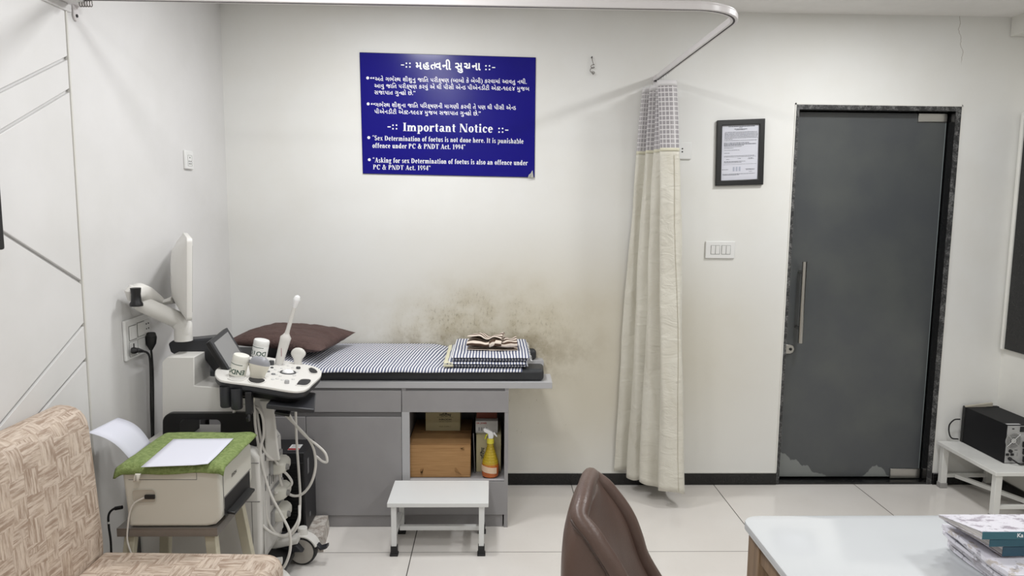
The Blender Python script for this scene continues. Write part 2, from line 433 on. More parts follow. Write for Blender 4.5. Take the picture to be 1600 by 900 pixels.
# panel boards leave real 9 mm wide grooves between them
def gl(u0, v0, u1, v1):
    a, b = W(u0, v0, x=XL), W(u1, v1, x=XL); return Vector((a.y, a.z)), Vector((b.y, b.z))
GROOVES = [gl(0, 140, 97, 92), gl(0, 203, 97, 145), gl(10, 370, 117, 438), gl(0, 657, 121, 513), gl(50, 653, 125, 567)]
def clip(poly, p, d, keep):
    out = []; n = Vector((-d.y, d.x))*keep
    for i, a in enumerate(poly):
        b = poly[(i+1) % len(poly)]; da = (a-p).dot(n); db = (b-p).dot(n)
        if da >= 0: out.append(a)
        if (da >= 0) != (db >= 0): out.append(a+(b-a)*(da/(da-db)))
    return out
YP = -1.40
def sheet_y(z): return YP
rect = [Vector((-4.2, .05)), Vector((YP, .05)), Vector((YP, 2.17)), Vector((-4.2, 2.17))]
g = [(a, (b-a).normalized()) for a, b in GROOVES]
hw = .0055
def off(i, s_): p, d = g[i]; return p+Vector((-d.y, d.x))*hw*s_, d
pieces = []
p, d = off(0, 1); pieces.append(clip(rect, p, d, 1))
p, d = off(0, -1); q = clip(rect, p, d, -1); p, d = off(1, 1); pieces.append(clip(q, p, d, 1))
p, d = off(1, -1); q = clip(rect, p, d, -1)
p, d = off(2, 1); up_ = clip(q, p, d, 1); pieces.append(up_)
p, d = off(2, -1); q = clip(rect, p, d, -1); p, d = off(1, -1); q = clip(q, p, d, -1)
p, d = off(3, 1); pieces.append(clip(q, p, d, 1))
p, d = off(3, -1); q2 = clip(q, p, d, -1); p, d = off(4, 1); pieces.append(clip(q2, p, d, 1))
p, d = off(4, -1); pieces.append(clip(q, p, d, -1))
pm = MB()
for q in pieces:
    if len(q) > 2: pm.prism([(XL+.001, a.x, a.y) for a in q], (.010, 0, 0))
struct(pm.build('wall_panelling', M['panel'], bevel=.0015, seg=1))
struct(MB().box(XL, XL+.075, -4.4, -1.385, 2.19, 2.215).box(XL, XL+.018, -4.4, -1.37, 2.165, 2.19).build('trim_1', M['wall_left'], bevel=.003))
struct(MB().box(XL+.0005, XL+.015, YP+.002, YP+.009, .05, 2.165).build('trim_gap_shade', mat('gap_shade_paint', RGB(214, 212, 206), .6), bevel=.002))  # added bead in darker paint, stands in for the shaded gap line
# skirting
sk = MB(); sk.box(.02, DX0-.002, -.012, -.0005, 0, .066); sk.box(DX1+.002, XR-.013, -.012, -.0005, 0, .066)
struct(sk.build('baseboard_back', M['granite'], bevel=.001, seg=1))
struct(MB().box(.02, DX0-.004, -.006, -.0005, .066, .071).build('trim_2', M['wall_plain'], smooth=0))
struct(MB().box(XR-.012, XR-.0005, -3, -.013, 0, .066).build('baseboard_right', M['granite'], bevel=.001, seg=1))
struct(MB().box(XL+.0005, XL+.012, -1.38, -.56, 0, .066).build('baseboard_left', M['granite'], bevel=.001, seg=1))
# granite slab on the right wall with its white plaster rim
struct(MB().box(XR-.02, XR-.0005, -2.2, -.045, .79, 2.05).build('trim_3', M['granite'], bevel=.001, seg=1))
struct(MB().box(XR-.028, XR-.0005, -.043, -.022, .785, 2.06).build('trim_4', M['wall_plain'], bevel=.002, seg=1))
# door: granite jamb lining, frosted glass leaf
jb = MB(); fw = .030
jb.box(DX0, DX0+.016, -.006, .12, 0, DH-.004); jb.box(DX1-fw, DX1-.001, -.006, .12, 0, DH-.004); jb.box(DX0+.016, DX1-fw, -.006, .12, DH-.028, DH-.004)
struct(jb.build('trim_5', M['granite_raw'], smooth=0))
jl = MB(); jl.box(DX1-fw-.002, DX1-fw, -.004, .12, 0, DH-.028); jl.box(DX0+.016, DX1-fw-.002, -.004, .12, DH-.030, DH-.028); jl.box(DX0+.016, DX1-fw-.002, -.004, .12, 0, .012)
struct(jl.build('trim_6', M['granite'], smooth=0))
lip = MB(); lip.box(DX0-.006, DX0, -.005, -.0005, .07, DH+.004); lip.box(DX1, DX1+.005, -.005, -.0005, .07, DH+.004); lip.box(DX0-.006, DX1+.005, -.005, -.0005, DH-.004, DH+.004)
struct(lip.build('trim_7', M['wall_plain'], smooth=0))
def m_glass():
    k = NT('frosted_film_glass'); v = k.obj(); x, y, z = k.xyz(v)[:3]
    n = k.noise(v, 3, 4); n2 = k.noise(k.scale(v, (1, 1, 6)), 30, 4, .8)
    # the film has peeled along the bottom edge and left lighter, clearer glass
    eL = k.math('SUBTRACT', .175, k.math('MULTIPLY', k.math('SUBTRACT', x, 1.615), .52)); eR = k.math('SUBTRACT', .095, k.math('MULTIPLY', k.math('ABSOLUTE', k.math('SUBTRACT', x, 2.2)), .9))
    e = k.math('ADD', k.math('MAXIMUM', eL, eR), k.math('MULTIPLY', k.math('SUBTRACT', k.noise(k.scale(v, (1, 0, 0)), 16, 5, .6), .5), .10))
    peel = k.math('LESS_THAN', z, e)
    c = k.mix(k.ramp(n, .3, .75), RGB(76, 79, 82), RGB(87, 90, 89))
    c = k.mix(k.math('MULTIPLY', k.math('GREATER_THAN', n2, .74), .5), c, RGB(120, 124, 124))
    k.base(k.mix(peel, c, RGB(128, 132, 130)))
    k.rough(k.mixf(peel, .33, .1)); k.b.inputs['Specular IOR Level'].default_value = .6
    k.b.inputs['Transmission Weight'].default_value = 0
    return k.m
door = struct(MB().box(DX0+.018, DX1-fw-.012, .055, .067, .022, DH-.034).build('door_1', m_glass(), bevel=.0015, seg=1))
MB().box(DX1-fw-.012, DX1-fw-.0095, .056, .066, .03, DH-.05).build('polished_edge', mat('glass_edge', RGB(150, 160, 160), .15), door, smooth=0)
ph = MB(); pa = W(1435, 177, y=.05); pb = W(1479, 191, y=.05)
ph.box(pa.x, pb.x, .045, .078, pb.z, pa.z); ph.build('patch_fitting', M['steel'], door, bevel=.002)
ph = MB(); pa = W(1391, 732, y=.05); pb = W(1436, 747, y=.05)
ph.box(pa.x, pb.x, .045, .078, pb.z, pa.z); ph.build('patch_fitting', M['steel'], door, bevel=.002)
hx = W(1254, 470, y=-.005).x; hz0 = W(1251, 536, y=-.005).z; hz1 = W(1257, 409, y=-.005).z
h = MB(); h.cyl((hx, -.005, hz0), (hx, -.005, hz1), .0125)
h = h.build('door_handle', M['steel'], door)
s_ = MB()
for zz in (hz0+.08, hz1-.06): s_.cyl((hx, -.002, zz), (hx, .056, zz), .009, seg=16)
s_.build('standoff', M['steel'], h)
lk = W(1234, 545, y=.05); l_ = MB()
l_.prism([(lk.x+a-.004, .054, lk.z+b) for a, b in [(-.024, -.026), (.004, -.026), (.02, -.018), (.026, 0), (.02, .018), (.004, .026), (-.024, .026)]], (0, -.014, 0))
l_ = l_.build('door_lock', M['steel'], door, bevel=.002)
MB().cyl((lk.x, .041, lk.z), (lk.x, .036, lk.z), .008, seg=16).build('keyhole', M['black_plastic'], l_)
# dim lobby behind the door
lb = MB(); lb.box(1.0, 3.2, 1.9, 2.0, 0, 2.6); lb.box(.9, 1.0, .12, 2.0, 0, 2.6); lb.box(3.2, 3.3, .12, 2.0, 0, 2.6); lb.box(.9, 3.3, .12, 2.0, 2.6, 2.7)
struct(lb.build('wall_lobby', M['wall_plain'], smooth=0))

# ------------------------------------------------------------------ couch: storage cabinet, worktop, mattress
CF = -.534                                    # cabinet front plane
cab = thing('storage_cabinet', 'grey laminate cabinet under the examination couch with doors, drawers and an open bay', 'cabinet', (-.5, -.3, 0))
CX1 = .077
c = MB()
c.box(XL+.003, XL+.02, CF+.02, -.004, .062, .688); c.box(CX1-.018, CX1, CF, -.004, 0, .688)          # ends
c.box(-.428, -.408, CF+.002, -.012, .062, .688)                                              # divider
c.box(XL+.02, -.428, CF+.04, -.012, .062, .08); c.box(-.408, CX1-.018, CF+.02, -.012, .215, .235)
c.box(XL+.02, CX1-.018, -.012, -.004, .062, .688); c.box(-.408, CX1-.018, CF+.02, -.012, .568, .58)
c.build('carcass', M['grey_lam'], cab, bevel=.0008, seg=1)
MB().box(-.409, CX1-.018, CF, CF+.02, .235, .238).box(-.428, -.392, CF-.001, CF+.018, .235, .573).build('bay_frame', M['grey_edge'], cab, smooth=0)
def front(name, x0, x1, z0, z1, m='grey_lam'):
    return MB().box(x0, x1, CF-.001, CF+.017, z0, z1).build(name, M[m], cab, bevel=.0012, seg=1)
front('drawer', -.878, -.430, .572, .676); front('drawer', -.4265, CX1, .572, .676); front('drawer', -1.33, -.8815, .572, .676)
front('door', -.878, -.430, .062, .548); front('door', -1.33, -.8815, .062, .548)
front('lower_panel', -.4265, CX1-.0005, .064, .232)
MB().box(-1.33, -.430, CF+.004, CF+.02, .549, .571).build('finger_channel', M['grey_groove'], cab, smooth=0)
MB().box(-1.33, CX1-.024, CF+.010, CF+.024, .001, .061).build('plinth', M['grey_lam'], cab, smooth=0)
MB().box(-1.33, CX1, CF+.004, CF+.03, .677, .688).build('top_channel', M['grey_groove'], cab, smooth=0)

top = MB()
TX1 = .283; NX = .09
out = [(XL+.003, CF-.003), (TX1, CF-.003), (TX1+.004, -.368), (NX, -.368), (NX, -.064), (TX1-.008, -.064), (TX1-.012, -.003), (XL+.003, -.003)]
# U-shaped slab made of three boards in one mesh
vs0 = [(x, y, .6885) for x, y in out]
top.prism(vs0, (0, 0, .031))
o = tag(top.build('worktop', M['grey_edge'], bevel=.0015, seg=1), 'grey laminate couch worktop with a notched foot end, lying on the grey cabinet', 'worktop')

def mattress_mesh(m, x0, x1, y0, y1, z0, z1): m.box(x0, x1, y0, y1, z0, z1)
black_vinyl = mat('black_leatherette', RGB(47, 49, 52), .5, bump=(260, .25, .001), var=.15)
mt = MB()
ml = [(XL+.01, CF+.012), (.243, CF+.012), (.250, -.38), (NX-.012, -.38), (NX-.012, -.062), (.236, -.062), (.232, -.006), (XL+.01, -.006)]
mt.prism([(x, y, .7195) for x, y in ml], (0, 0, .058))
mattress = tag(mt.build('couch_mattress', black_vinyl, bevel=.018, seg=4), 'black leatherette mattress pad lying on the grey couch worktop', 'mattress')

def m_stripes(name, ca, cb, period, axis, duty=.5, wob=.002):
    k = NT(name); v = k.uv(); x, y, z = k.xyz(v)[:3]
    c0 = x if axis == 'x' else y
    w_ = k.math('MULTIPLY', k.math('SUBTRACT', k.noise(v, 5, 2), .5), wob*6)
    f = k.math('FRACT', k.math('DIVIDE', k.math('ADD', c0, k.math('ADD', w_, 10)), period))
    d = k.math('ABSOLUTE', k.math('SUBTRACT', f, .5))
    s_ = k.ramp(d, duty/2-.04, duty/2+.04)
    k.base(k.mix(s_, cb, ca)); k.rough(.85); k.bump(k.noise(v, 600, 2), .15, .0006)
    return k.m
M['stripe'] = m_stripes('navy_white_stripe_cotton', RGB(232, 232, 235), RGB(92, 99, 126), .0148, 'x', .5)

# bed sheet spread over the mattress
X0, X1 = -1.02, .168
def sheet_pt(a, b):
    x = X0+(X1-X0)*a; y = -.012-.528*b
    edge = max(0, (b-.955)/.045)
    hump = math.exp(-((x+.50)/.33)**2); fl_ = min(1, max(0, (-.20-x)/.12)); fl_ = fl_*fl_*(3-2*fl_)
    z = .7795+.012*math.sin(PI*min(1, b/.96))*fl_+.001
    z += .016*(1-b)*(.6+.6*hump)*fl_ + .004*nz((x*5, y*5, 0), 1)*fl_ + .003*math.sin(14*x+3*b)*math.exp(-((x+.9)/.15)**2)
    z += .018*math.exp(-((x+1.0)/.1)**2)*(1-b)
    y2 = y+.012*math.sin(2.4*x+.5)*b - .004*(1-b)
    if b > .955: z -= .014*edge**1.5; y2 -= -.0
    return Vector((x-.028*b+.02*(b-.5)*hump, y2, z))
sh = MB().grid(sheet_pt, 90, 40, uv=lambda a, b: (X0+(X1-X0)*a+.055*b, b*.53))
tag(sh.build('bed_sheet', M['stripe'], solid=.0022, smooth=60), 'navy and white striped sheet spread along the black mattress', 'bedsheet')

# folded sheets at the foot end
def folded(name, x0, x1, y0, y1, z0, layers, th, label, group=None, border=None, jitter=.004, seed=1, skew=0):
    rnd = random.Random(seed); root = None; z = z0
    k = MB(); keep = k.bm.loops.layers.uv.verify()
    for i in range(layers):
        jx0, jx1, jy0 = rnd.uniform(-1, 1)*jitter, rnd.uniform(-1, 1)*jitter*1.6, rnd.uniform(-1, 1)*jitter
        n = 28; m_ = 22
        X_0, X_1, Y_0, Y_1 = x0+jx0, x1+jx1, y0+jy0, y1+rnd.uniform(-1, 1)*jitter
        def f(s, a, b, z=z):
            # closed flattened pillow: s is top/bottom
            x = X_0+(X_1-X_0)*a; y = Y_0+(Y_1-Y_0)*b
            e = min(1, min(a, 1-a)*(X_1-X_0)/(th*.55)); e2 = min(1, min(b, 1-b)*(Y_1-Y_0)/(th*.55))
            h = th/2*math.sqrt(max(0, 1-(1-e)**2))*math.sqrt(max(0, 1-(1-e2)**2))
            wv = .0018*nz((x*9, y*9, i*3.1), 1)+.0012*nz((x*30, y*30, i*2.), 1)
            return Vector((x+skew*(y-y0), y, z+th/2+s*h+wv))
        for s in (1, -1):
            vs = [[k.bm.verts.new(f(s, p/n, q/m_)) for q in range(m_+1)] for p in range(n+1)]
            for p in range(n):
                for q in range(m_):
                    idx = ((p, q), (p+1, q), (p+1, q+1), (p, q+1))
                    fc = k.bm.faces.new([vs[u][v_] for u, v_ in idx])
                    for l, (u, v_) in zip(fc.loops, idx): l[keep].uv = (X_0+(X_1-X_0)*u/n + .003*i, Y_0+(Y_1-Y_0)*v_/m_)
        z += th*.93
    bmesh.ops.remove_doubles(k.bm, verts=k.bm.verts, dist=.0002)
    k.keepuv = True
    o = k.build(name, M['stripe'], smooth=75)
    tag(o, label, 'folded sheet', group)
    return o, z
o1, zt = folded('folded_sheet', -.226, .168, -.522, -.07, .7850, 2, .0125, 'lower folded striped sheet at the foot of the couch, with a yellow border', 'folded striped sheets', seed=3)
bd = MB()
bd.grid(lambda a, b: Vector((-.2315+.045*a*(1 if b < 2 else 1), -.523+.44*b, (.8075-.0025)+.0025*math.sin(PI*a))), 6, 20)
M['border'] = mat('cream_yellow_cotton', RGB(226, 222, 194), .85, bump=(400, .15, .0006))
bd.build('border', M['border'], o1, solid=.002)
bd = MB(); bd.tube([(-.2315+.045*i/6, -.5235, .7955) for i in range(7)], [(.0065, .002)]*7, 8); bd.build('border_fold', M['border'], o1)
o2, zt2 = folded('folded_sheet', -.196, .172, -.512, -.05, .8105, 2, .0145, 'upper folded striped sheet at the foot of the couch, under the brown towel', 'folded striped sheets', seed=5)
fr = MB()
for i in range(26):
    y = -.50+.44*i/25; fr.tube([(.170, y, .821+.004*math.sin(i)), (.178+.004*random.random(), y+.003, .818), (.186+.006*random.random(), y-.004, .811+.004*random.random())], .0011, 5)
fr.build('fringe', mat('white_thread', RGB(232, 232, 230), .9), o2)

# crumpled striped hand towel
def m_towel():
    k = NT('brown_cream_towel'); v = k.uv(); x, y, z = k.xyz(v)[:3]
    f = k.math('FRACT', k.math('DIVIDE', k.math('ADD', y, k.math('MULTIPLY', k.math('SUBTRACT', k.noise(v, 8, 2), .5), .008)), .044))
    s_ = k.math('MULTIPLY', k.ramp(f, .02, .08), k.ramp(f, .56, .50)); s2 = k.ramp(k.math('ABSOLUTE', k.math('SUBTRACT', f, .76)), .05, .02)
    c = k.mix(s_, RGB(236, 222, 208), RGB(84, 62, 48)); c = k.mix(s2, c, RGB(236, 222, 208))
    k.base(c); k.rough(.95); k.bump(k.noise(v, 350, 3), .6, .002); return k.m
def towel_fold(k, cx, cy, z0, wx, wy, turns, th, rot, seed):
    """an S-folded strip of cloth: profile in (y,z), swept along x with some crumple"""
    prof = []; n = 10; h = z0
    for t in range(turns):
        ys = (-wy/2, wy/2) if t % 2 == 0 else (wy/2, -wy/2)
        for i in range(n+1): prof.append((ys[0]+(ys[1]-ys[0])*i/n, h+.004*math.sin(PI*i/n)))
        if t < turns-1:
            sgn = 1 if ys[1] > 0 else -1
            for i in range(1, 5): a = -PI/2+PI*i/5; prof.append((ys[1]+sgn*th/2*math.cos(a), h+th/2+th/2*math.sin(a)))
        h += th
    s_ = [0]
    for a, b in zip(prof, prof[1:]): s_.append(s_[-1]+math.hypot(b[0]-a[0], b[1]-a[1]))
    nu = 26; c, s0 = math.cos(rot), math.sin(rot)
    L = k.bm.loops.layers.uv.verify(); rows = []
    for i in range(nu+1):
        u = i/nu-.5; row = []
        for j, (y, z) in enumerate(prof):
            x = u*wx*(1+.05*nz((u*3, j*.11, seed), 1)); yy = y*(1+.10*nz((u*3, seed, 1), 1))+.006*nz((u*5, j*.1, seed+3), 1)
            zz = z+(z-z0+.006)*.30*nz((u*4, j*.08, seed+7), 1)+.004*math.cos(u*9+seed)*(z-z0)/.03
            row.append(k.bm.verts.new((cx+x*c-yy*s0, cy+x*s0+yy*c, max(zz, z0+.001))))
        rows.append(row)
    for i in range(nu):
        for j in range(len(prof)-1):
            f = k.bm.faces.new((rows[i][j], rows[i+1][j], rows[i+1][j+1], rows[i][j+1]))
            for l, (a, b) in zip(f.loops, ((i, j), (i+1, j), (i+1, j+1), (i, j+1))): l[L].uv = (a/nu*wx, s_[b])
tw = MB(); tw.keepuv = True
towel_fold(tw, .050, -.325, zt2+.004, .14, .13, 3, .019, .03, 2)
towel_fold(tw, -.035, -.330, zt2+.006, .17, .12, 4, .019, -.10, 9)
tag(tw.build('hand_towel', m_towel(), solid=.003, smooth=70), 'brown and cream striped hand towel crumpled on top of the folded sheets', 'towel')

# brown pillow at the head end
def m_pillow():
    k = NT('brown_pillow_cotton'); v = k.obj()
    k.base(k.mix(k.noise(v, 6, 4), RGB(82, 62, 58), RGB(96, 74, 69))); k.rough(.8)
    k.bump(k.noise(k.scale(v, (3, 9, 3)), 4, 5, .6, 1.2), .9, .02); return k.m
pl = MB()
def pillow(s):
    def f(a, b):
        u, v = 2*a-1, 2*b-1
        e = (1-abs(u)**3.2)*(1-abs(v)**3.2); h = .058*max(0, e)**.55
        pinch = 1+.06*(abs(u*v))**2
        x = u*.245*pinch; y = v*.185*pinch
        h += (.006*nz((x*12, y*22, 2), 1)+.004*nz((x*30, y*34, 5), 1))*min(1, e*3)
        z = .048+s*h*(1.0 if s > 0 else .72)
        z += .02*max(0, u)*max(0, v)
        r = R(-14); return Vector((-1.02+x*math.cos(r)-y*math.sin(r), -.235+x*math.sin(r)+y*math.cos(r), .805+z+.055*math.exp(-((u+.3)/.9)**2)*.4))
    return f
pl.grid(pillow(1), 40, 32); pl.grid(pillow(-1), 40, 32)
bmesh.ops.remove_doubles(pl.bm, verts=pl.bm.verts, dist=.0005)
tag(pl.build('pillow', m_pillow(), smooth=80), 'dark brown pillow lying at the head of the couch against the wall', 'pillow')

# ------------------------------------------------------------------ things in the open bay
card = NT('brown_cardboard'); v = card.obj(); x_, y_, z_ = card.xyz(v)[:3]
card.base(card.mix(card.ramp(card.noise(card.scale(v, (1, 1, 30)), 6, 3), .35, .7), RGB(178, 138, 92), RGB(160, 120, 76))); card.rough(.8); M['card'] = card.m
M['cream_box'] = mat('cream_carton', RGB(196, 186, 148), .7, var=.04)
bx = MB()
b0 = W(637, 741, y=-.50); b1 = W(735, 741, y=-.50)
BX0, BX1, BZ, BH = b0.x+.002, b1.x, .2355, .166
bx.box(BX0, BX1, -.495, -.10, BZ, BZ+BH)
box = tag(bx.build('cardboard_box', M['card'], bevel=.004, seg=2), 'brown corrugated cardboard box on the bay floor, torn at its lower corners', 'box')
fl = MB()
fl.box(BX0+.001, BX1-.001, -.497, -.302, BZ+BH, BZ+BH+.003); fl.box(BX0+.001, BX1-.001, -.298, -.101, BZ+BH, BZ+BH+.003)
fl.build('flap', M['card'], box, bevel=.001, seg=1)
M['torn'] = mat('torn_cardboard', RGB(150, 112, 70), .9)
for (px, py, ln, an) in ((BX0+.06, BZ+.02, .03, 1.1), (BX1-.05, BZ+.022, .035, 2.2), (BX1-.05, BZ+BH-.02, .022, -.3)):
    tr = MB(); tr.prism([(px, -.4955, py), (px+ln*math.cos(an), -.4955, py+ln*math.sin(an)), (px+ln*.8*math.cos(an+.5), -.4955, py+ln*.8*math.sin(an+.5)), (px+.006, -.4955, py-.004)], (0, -.003, 0)); tr.build('torn_flap', M['torn'], box)
def put_text(k, name, m, parent, mtx):
    bmesh.ops.transform(k.bm, matrix=mtx, verts=k.bm.verts)
    return k.build(name, m, parent, smooth=0, recalc=False)
def text_on(parent, s, org, xa, ya, height, m, name='lettering', bold=.0, width=None, k=None, rot=0):
    k = k or glyphs(s, 1.0, bold); a, b, c_, d = bounds(k)
    sc = height/(d-c_) if height else 1; sx = (width/(b-a)) if width else sc
    if not height: sc = sx
    bmesh.ops.transform(k.bm, matrix=Matrix.Diagonal((sx, sc, 1, 1)) @ Matrix.Translation((-(a+b)/2, -(c_+d)/2, 0)), verts=k.bm.verts)
    return put_text(k, name, m, parent, frame(org, xa, ya))
ub = MB(); ua = W(665, 678, y=-.30); ub1 = W(719, 675, y=-.30)
UZ = BZ+BH+.0035
ub.box(ua.x, ub1.x, -.30, -.14, UZ, UZ+.14)
ubx = tag(ub.build('carton', M['cream_box'], bevel=.0015, seg=1), 'cream carton with black print standing on the brown cardboard box', 'carton', 'cream printed cartons')
ucx = (ua.x+ub1.x)/2+.012
text_on(ubx, 'निरोध', (ucx, -.3006, UZ+.085), (1, 0, 0), (0, 0, 1), .020, M['ink'], bold=.02, width=.062)
text_on(ubx, 'NIRODH', (ucx, -.3006, UZ+.060), (1, 0, 0), (0, 0, 1), .009, M['ink'], bold=.02, width=.062)
MB().box(ucx-.042, ucx+.042, -.3007, -.3003, UZ+.0715, UZ+.0725).build('printed_rule', M['ink'], ubx, smooth=0)
text_on(ubx, 'DELUXE CONDOMS', (ucx, -.3006, UZ+.049), (1, 0, 0), (0, 0, 1), .005, M['ink'], width=.062)
text_on(ubx, 'FREE SUPPLY', (ucx, -.3006, UZ+.023), (1, 0, 0), (0, 0, 1), .006, mat('brown_ink', RGB(120, 104, 74), .7), width=.06)
ra = W(744, 736, y=-.42); rb = W(783, 679, y=-.42)
rx1 = min(rb.x, CX1-.024)
rb_ = MB().box(ra.x, rx1, -.42, -.20, .2355, rb.z)
rbx = tag(rb_.build('carton', M['cream_box'], bevel=.0015, seg=1), 'cream carton standing on end behind the spray bottle, print running upwards', 'carton', 'cream printed cartons')
text_on(rbx, 'निरोध', (ra.x+.03, -.4206, .235+.5*(rb.z-.235)), (0, 0, 1), (-1, 0, 0), .022, M['ink'], bold=.02, width=.06)
text_on(rbx, 'NIRODH', (ra.x+.052, -.4206, .235+.5*(rb.z-.235)), (0, 0, 1), (-1, 0, 0), .009, M['ink'], bold=.02, width=.06)
wa = W(743, 678, y=-.40); wb = W(778, 658, y=-.40)
wz = rb.z+.0005
wbx = MB().box(wa.x, wb.x, -.40, -.24, wz, wz+.062)
wbx = tag(wbx.build('carton', mat('white_carton', RGB(206, 204, 200), .6), bevel=.0015, seg=1), 'small white carton with red print lying on the upright cream carton', 'carton')
text_on(wbx, 'DR. JONES', (wa.x+.030, -.4006, wz+.050), (1, 0, 0), (0, 0, 1), .010, mat('red_ink', RGB(170, 44, 40), .6), bold=.03, width=.05)
g_ = MB()
for i in range(4): g_.box(wa.x+.014+.012*i, wa.x+.022+.012*i, -.4008, -.4003, wz+.012, wz+.030)
g_.build('printed_picture', mat('grey_print', RGB(150, 148, 150), .7), wbx, smooth=0)
ob = MB().box(wa.x+.004, wb.x-.004, -.36, -.25, wz+.0625, wz+.0625+.045)
tag(ob.build('carton', mat('red_brown_carton', RGB(120, 58, 38), .6), bevel=.0015, seg=1), 'red brown carton on top of the small white carton', 'carton')
fo = MB(); fx = ra.x-.027
fo.hexa([(fx+.018, -.44, .236), (fx+.024, -.44, .236), (fx+.024, -.14, .236), (fx+.018, -.14, .236), (fx+.010, -.44, .44), (fx+.016, -.44, .44), (fx+.016, -.14, .44), (fx+.010, -.14, .44)])
fo = tag(fo.build('folder', M['black_plastic'], bevel=.001, seg=1), 'dark folder with a pale edge leaning beside the brown cardboard box', 'folder')
MB().tube([(fx+.021, -.4415, .238), (fx+.013, -.4415, .438)], .0012, 6).build('edge_strip', mat('pale_edge', RGB(150, 150, 150), .4), fo)

# spray bottle
sp = thing('spray_bottle', 'yellow and orange trigger spray bottle standing in front of the cream carton in the bay', 'bottle', (0, 0, 0))
q = W(766, 743, y=-.47); SX, SY, SZ = q.x, -.478, .2385; sp.location = (SX, SY, SZ)
def m_liquid():
    k = NT('amber_plastic_bottle'); v = k.obj(); x, y, z = k.xyz(v)[:3]
    k.base(k.mix(k.ramp(z, SZ+.055, SZ+.075), RGB(226, 118, 46), RGB(214, 186, 48))); k.rough(.15)
    k.b.inputs['Transmission Weight'].default_value = .35; k.b.inputs['Coat Weight'].default_value = .4
    s_ = k.math('SINE', k.math('ADD', k.math('MULTIPLY', z, 520), k.math('MULTIPLY', k.n('ShaderNodeTexGradient', gradient_type='RADIAL').outputs[1], 0)))
    k.bump(s_, .25, .002); return k.m
MT = Matrix.Translation((SX, SY, SZ))
prof = [(.001, 0), (.034, 0), (.040, .006), (.042, .03), (.042, .055), (.038, .08), (.030, .105), (.022, .13), (.0165, .15), (.015, .165), (.001, .165)]
MB().lathe(prof, MT, 36).build('bottle_body', m_liquid(), sp)
MB().grid(lambda a, b: Vector((SX+.0432*math.sin(-1.5+2.3*a), SY-.0432*math.cos(-1.5+2.3*a), SZ+.022+.03*b+.012*(1-a))), 16, 3).build('label', mat('bottle_label', RGB(224, 196, 168), .5), sp)
MB().lathe([(.001, .165), (.018, .165), (.0175, .185), (.012, .188), (.001, .188)], MT, 24).build('collar', mat('yellow_cap', RGB(226, 214, 70), .4), sp)
hd = MB()
hd.prism([(SX+a, SY-.010, SZ+b) for a, b in ((-.010, .188), (.012, .188), (.016, .205), (.010, .222), (-.028, .240), (-.036, .234), (-.030, .222), (-.012, .212))], (0, .020, 0))
hd = hd.build('spray_head', M['white_plastic'], sp, bevel=.002)
MB().tube([(SX-.014, SY, SZ+.212), (SX-.022, SY, SZ+.200), (SX-.026, SY, SZ+.186)], [(.004, .007)]*3, 10).build('trigger', mat('yellow_trigger', RGB(206, 206, 60), .4), hd)
MB().prism([(SX+a, SY-.008, SZ+b) for a, b in ((.012, .214), (.030, .196), (.034, .200), (.018, .222))], (0, .016, 0)).build('spray_spout', M['white_plastic'], hd, bevel=.001)

# ------------------------------------------------------------------ white step stool
st = thing('step_stool', 'low white painted step stool with black rubber feet before the grey cabinet', 'stool', (-.237, -.72, 0))
chip = NT('chipped_white_paint'); v = chip.obj()
chip.base(chip.mix(chip.ramp(chip.noise(v, 26, 5, .7), .70, .74), RGB(229, 230, 229), RGB(120, 112, 100))); chip.rough(.4); M['chip'] = chip.m
SYF, SYB = -.825, -.565
t = MB(); t.box(-.459, -.014, SYF, SYB, .229, .249); t.build('stool_top', M['chip'], st, bevel=.002)
for lx, ly in ((-.432, SYF+.022), (-.045, SYF+.022), (-.425, SYB-.022), (-.045, SYB-.022)):
    l = MB().box(lx-.0115, lx+.0115, ly-.0115, ly+.0115, .012, .2285).build('leg', M['chip'], st, bevel=.0015)
    f = MB(); f.box(lx-.0145, lx+.0145, ly-.0145, ly+.0145, .006, .045); f.box(lx-.018, lx+.018, ly-.018, ly+.018, 0, .010); f.build('rubber_foot', M['rubber'], l, bevel=.002)
s_ = MB(); s_.box(-.443, -.421, SYF+.033, SYB-.033, .085, .107); s_.build('stretcher', M['chip'], st, bevel=.0015)
s_ = MB(); s_.box(-.056, -.034, SYF+.033, SYB-.033, .085, .107); s_.build('stretcher', M['chip'], st, bevel=.0015)
s_ = MB(); s_.box(-.421, -.056, -.700, -.679, .064, .085); s_.build('stretcher', M['chip'], st, bevel=.0015)

# ------------------------------------------------------------------ brick and black tower beside the cabinet
def m_brick():
    k = NT('plaster_smeared_brick'); v = k.obj(); a = k.noise(v, 30, 5, .7); b = k.noise(v, 90, 3)
    c = k.mix(k.ramp(a, .40, .60), RGB(206, 201, 194), RGB(168, 158, 149)); c = k.mix(k.math('MULTIPLY', k.ramp(b, .58, .72), .8), c, RGB(100, 92, 86))
    k.base(c); k.rough(.95); k.bump(a, .6, .006); return k.m
br = MB(); br.hexa([(-.93, -.79, 0), (-.752, -.775, 0), (-.776, -.556, 0), (-.93, -.556, 0), (-.93, -.79, .066), (-.757, -.776, .070), (-.779, -.556, .072), (-.93, -.556, .07)])
bmesh.ops.subdivide_edges(br.bm, edges=br.bm.edges, cuts=6, use_grid_fill=True)
for v in br.bm.verts: v.co += Vector((nz(v.co, 22, 1), nz(v.co, 22, 4), min(0, nz(v.co, 20, 8)) if v.co.z > .01 else 0))*.004
tag(br.build('brick', m_brick(), smooth=50), 'rough whitewashed brick on the floor under the black power unit', 'brick')
tz = .0735
tower = thing('power_unit', 'black upright power unit with a white and red sticker, standing on a brick', 'power unit', (-.93, -.64, tz))
TW = (-1.005, -.836, -.735, -.55)
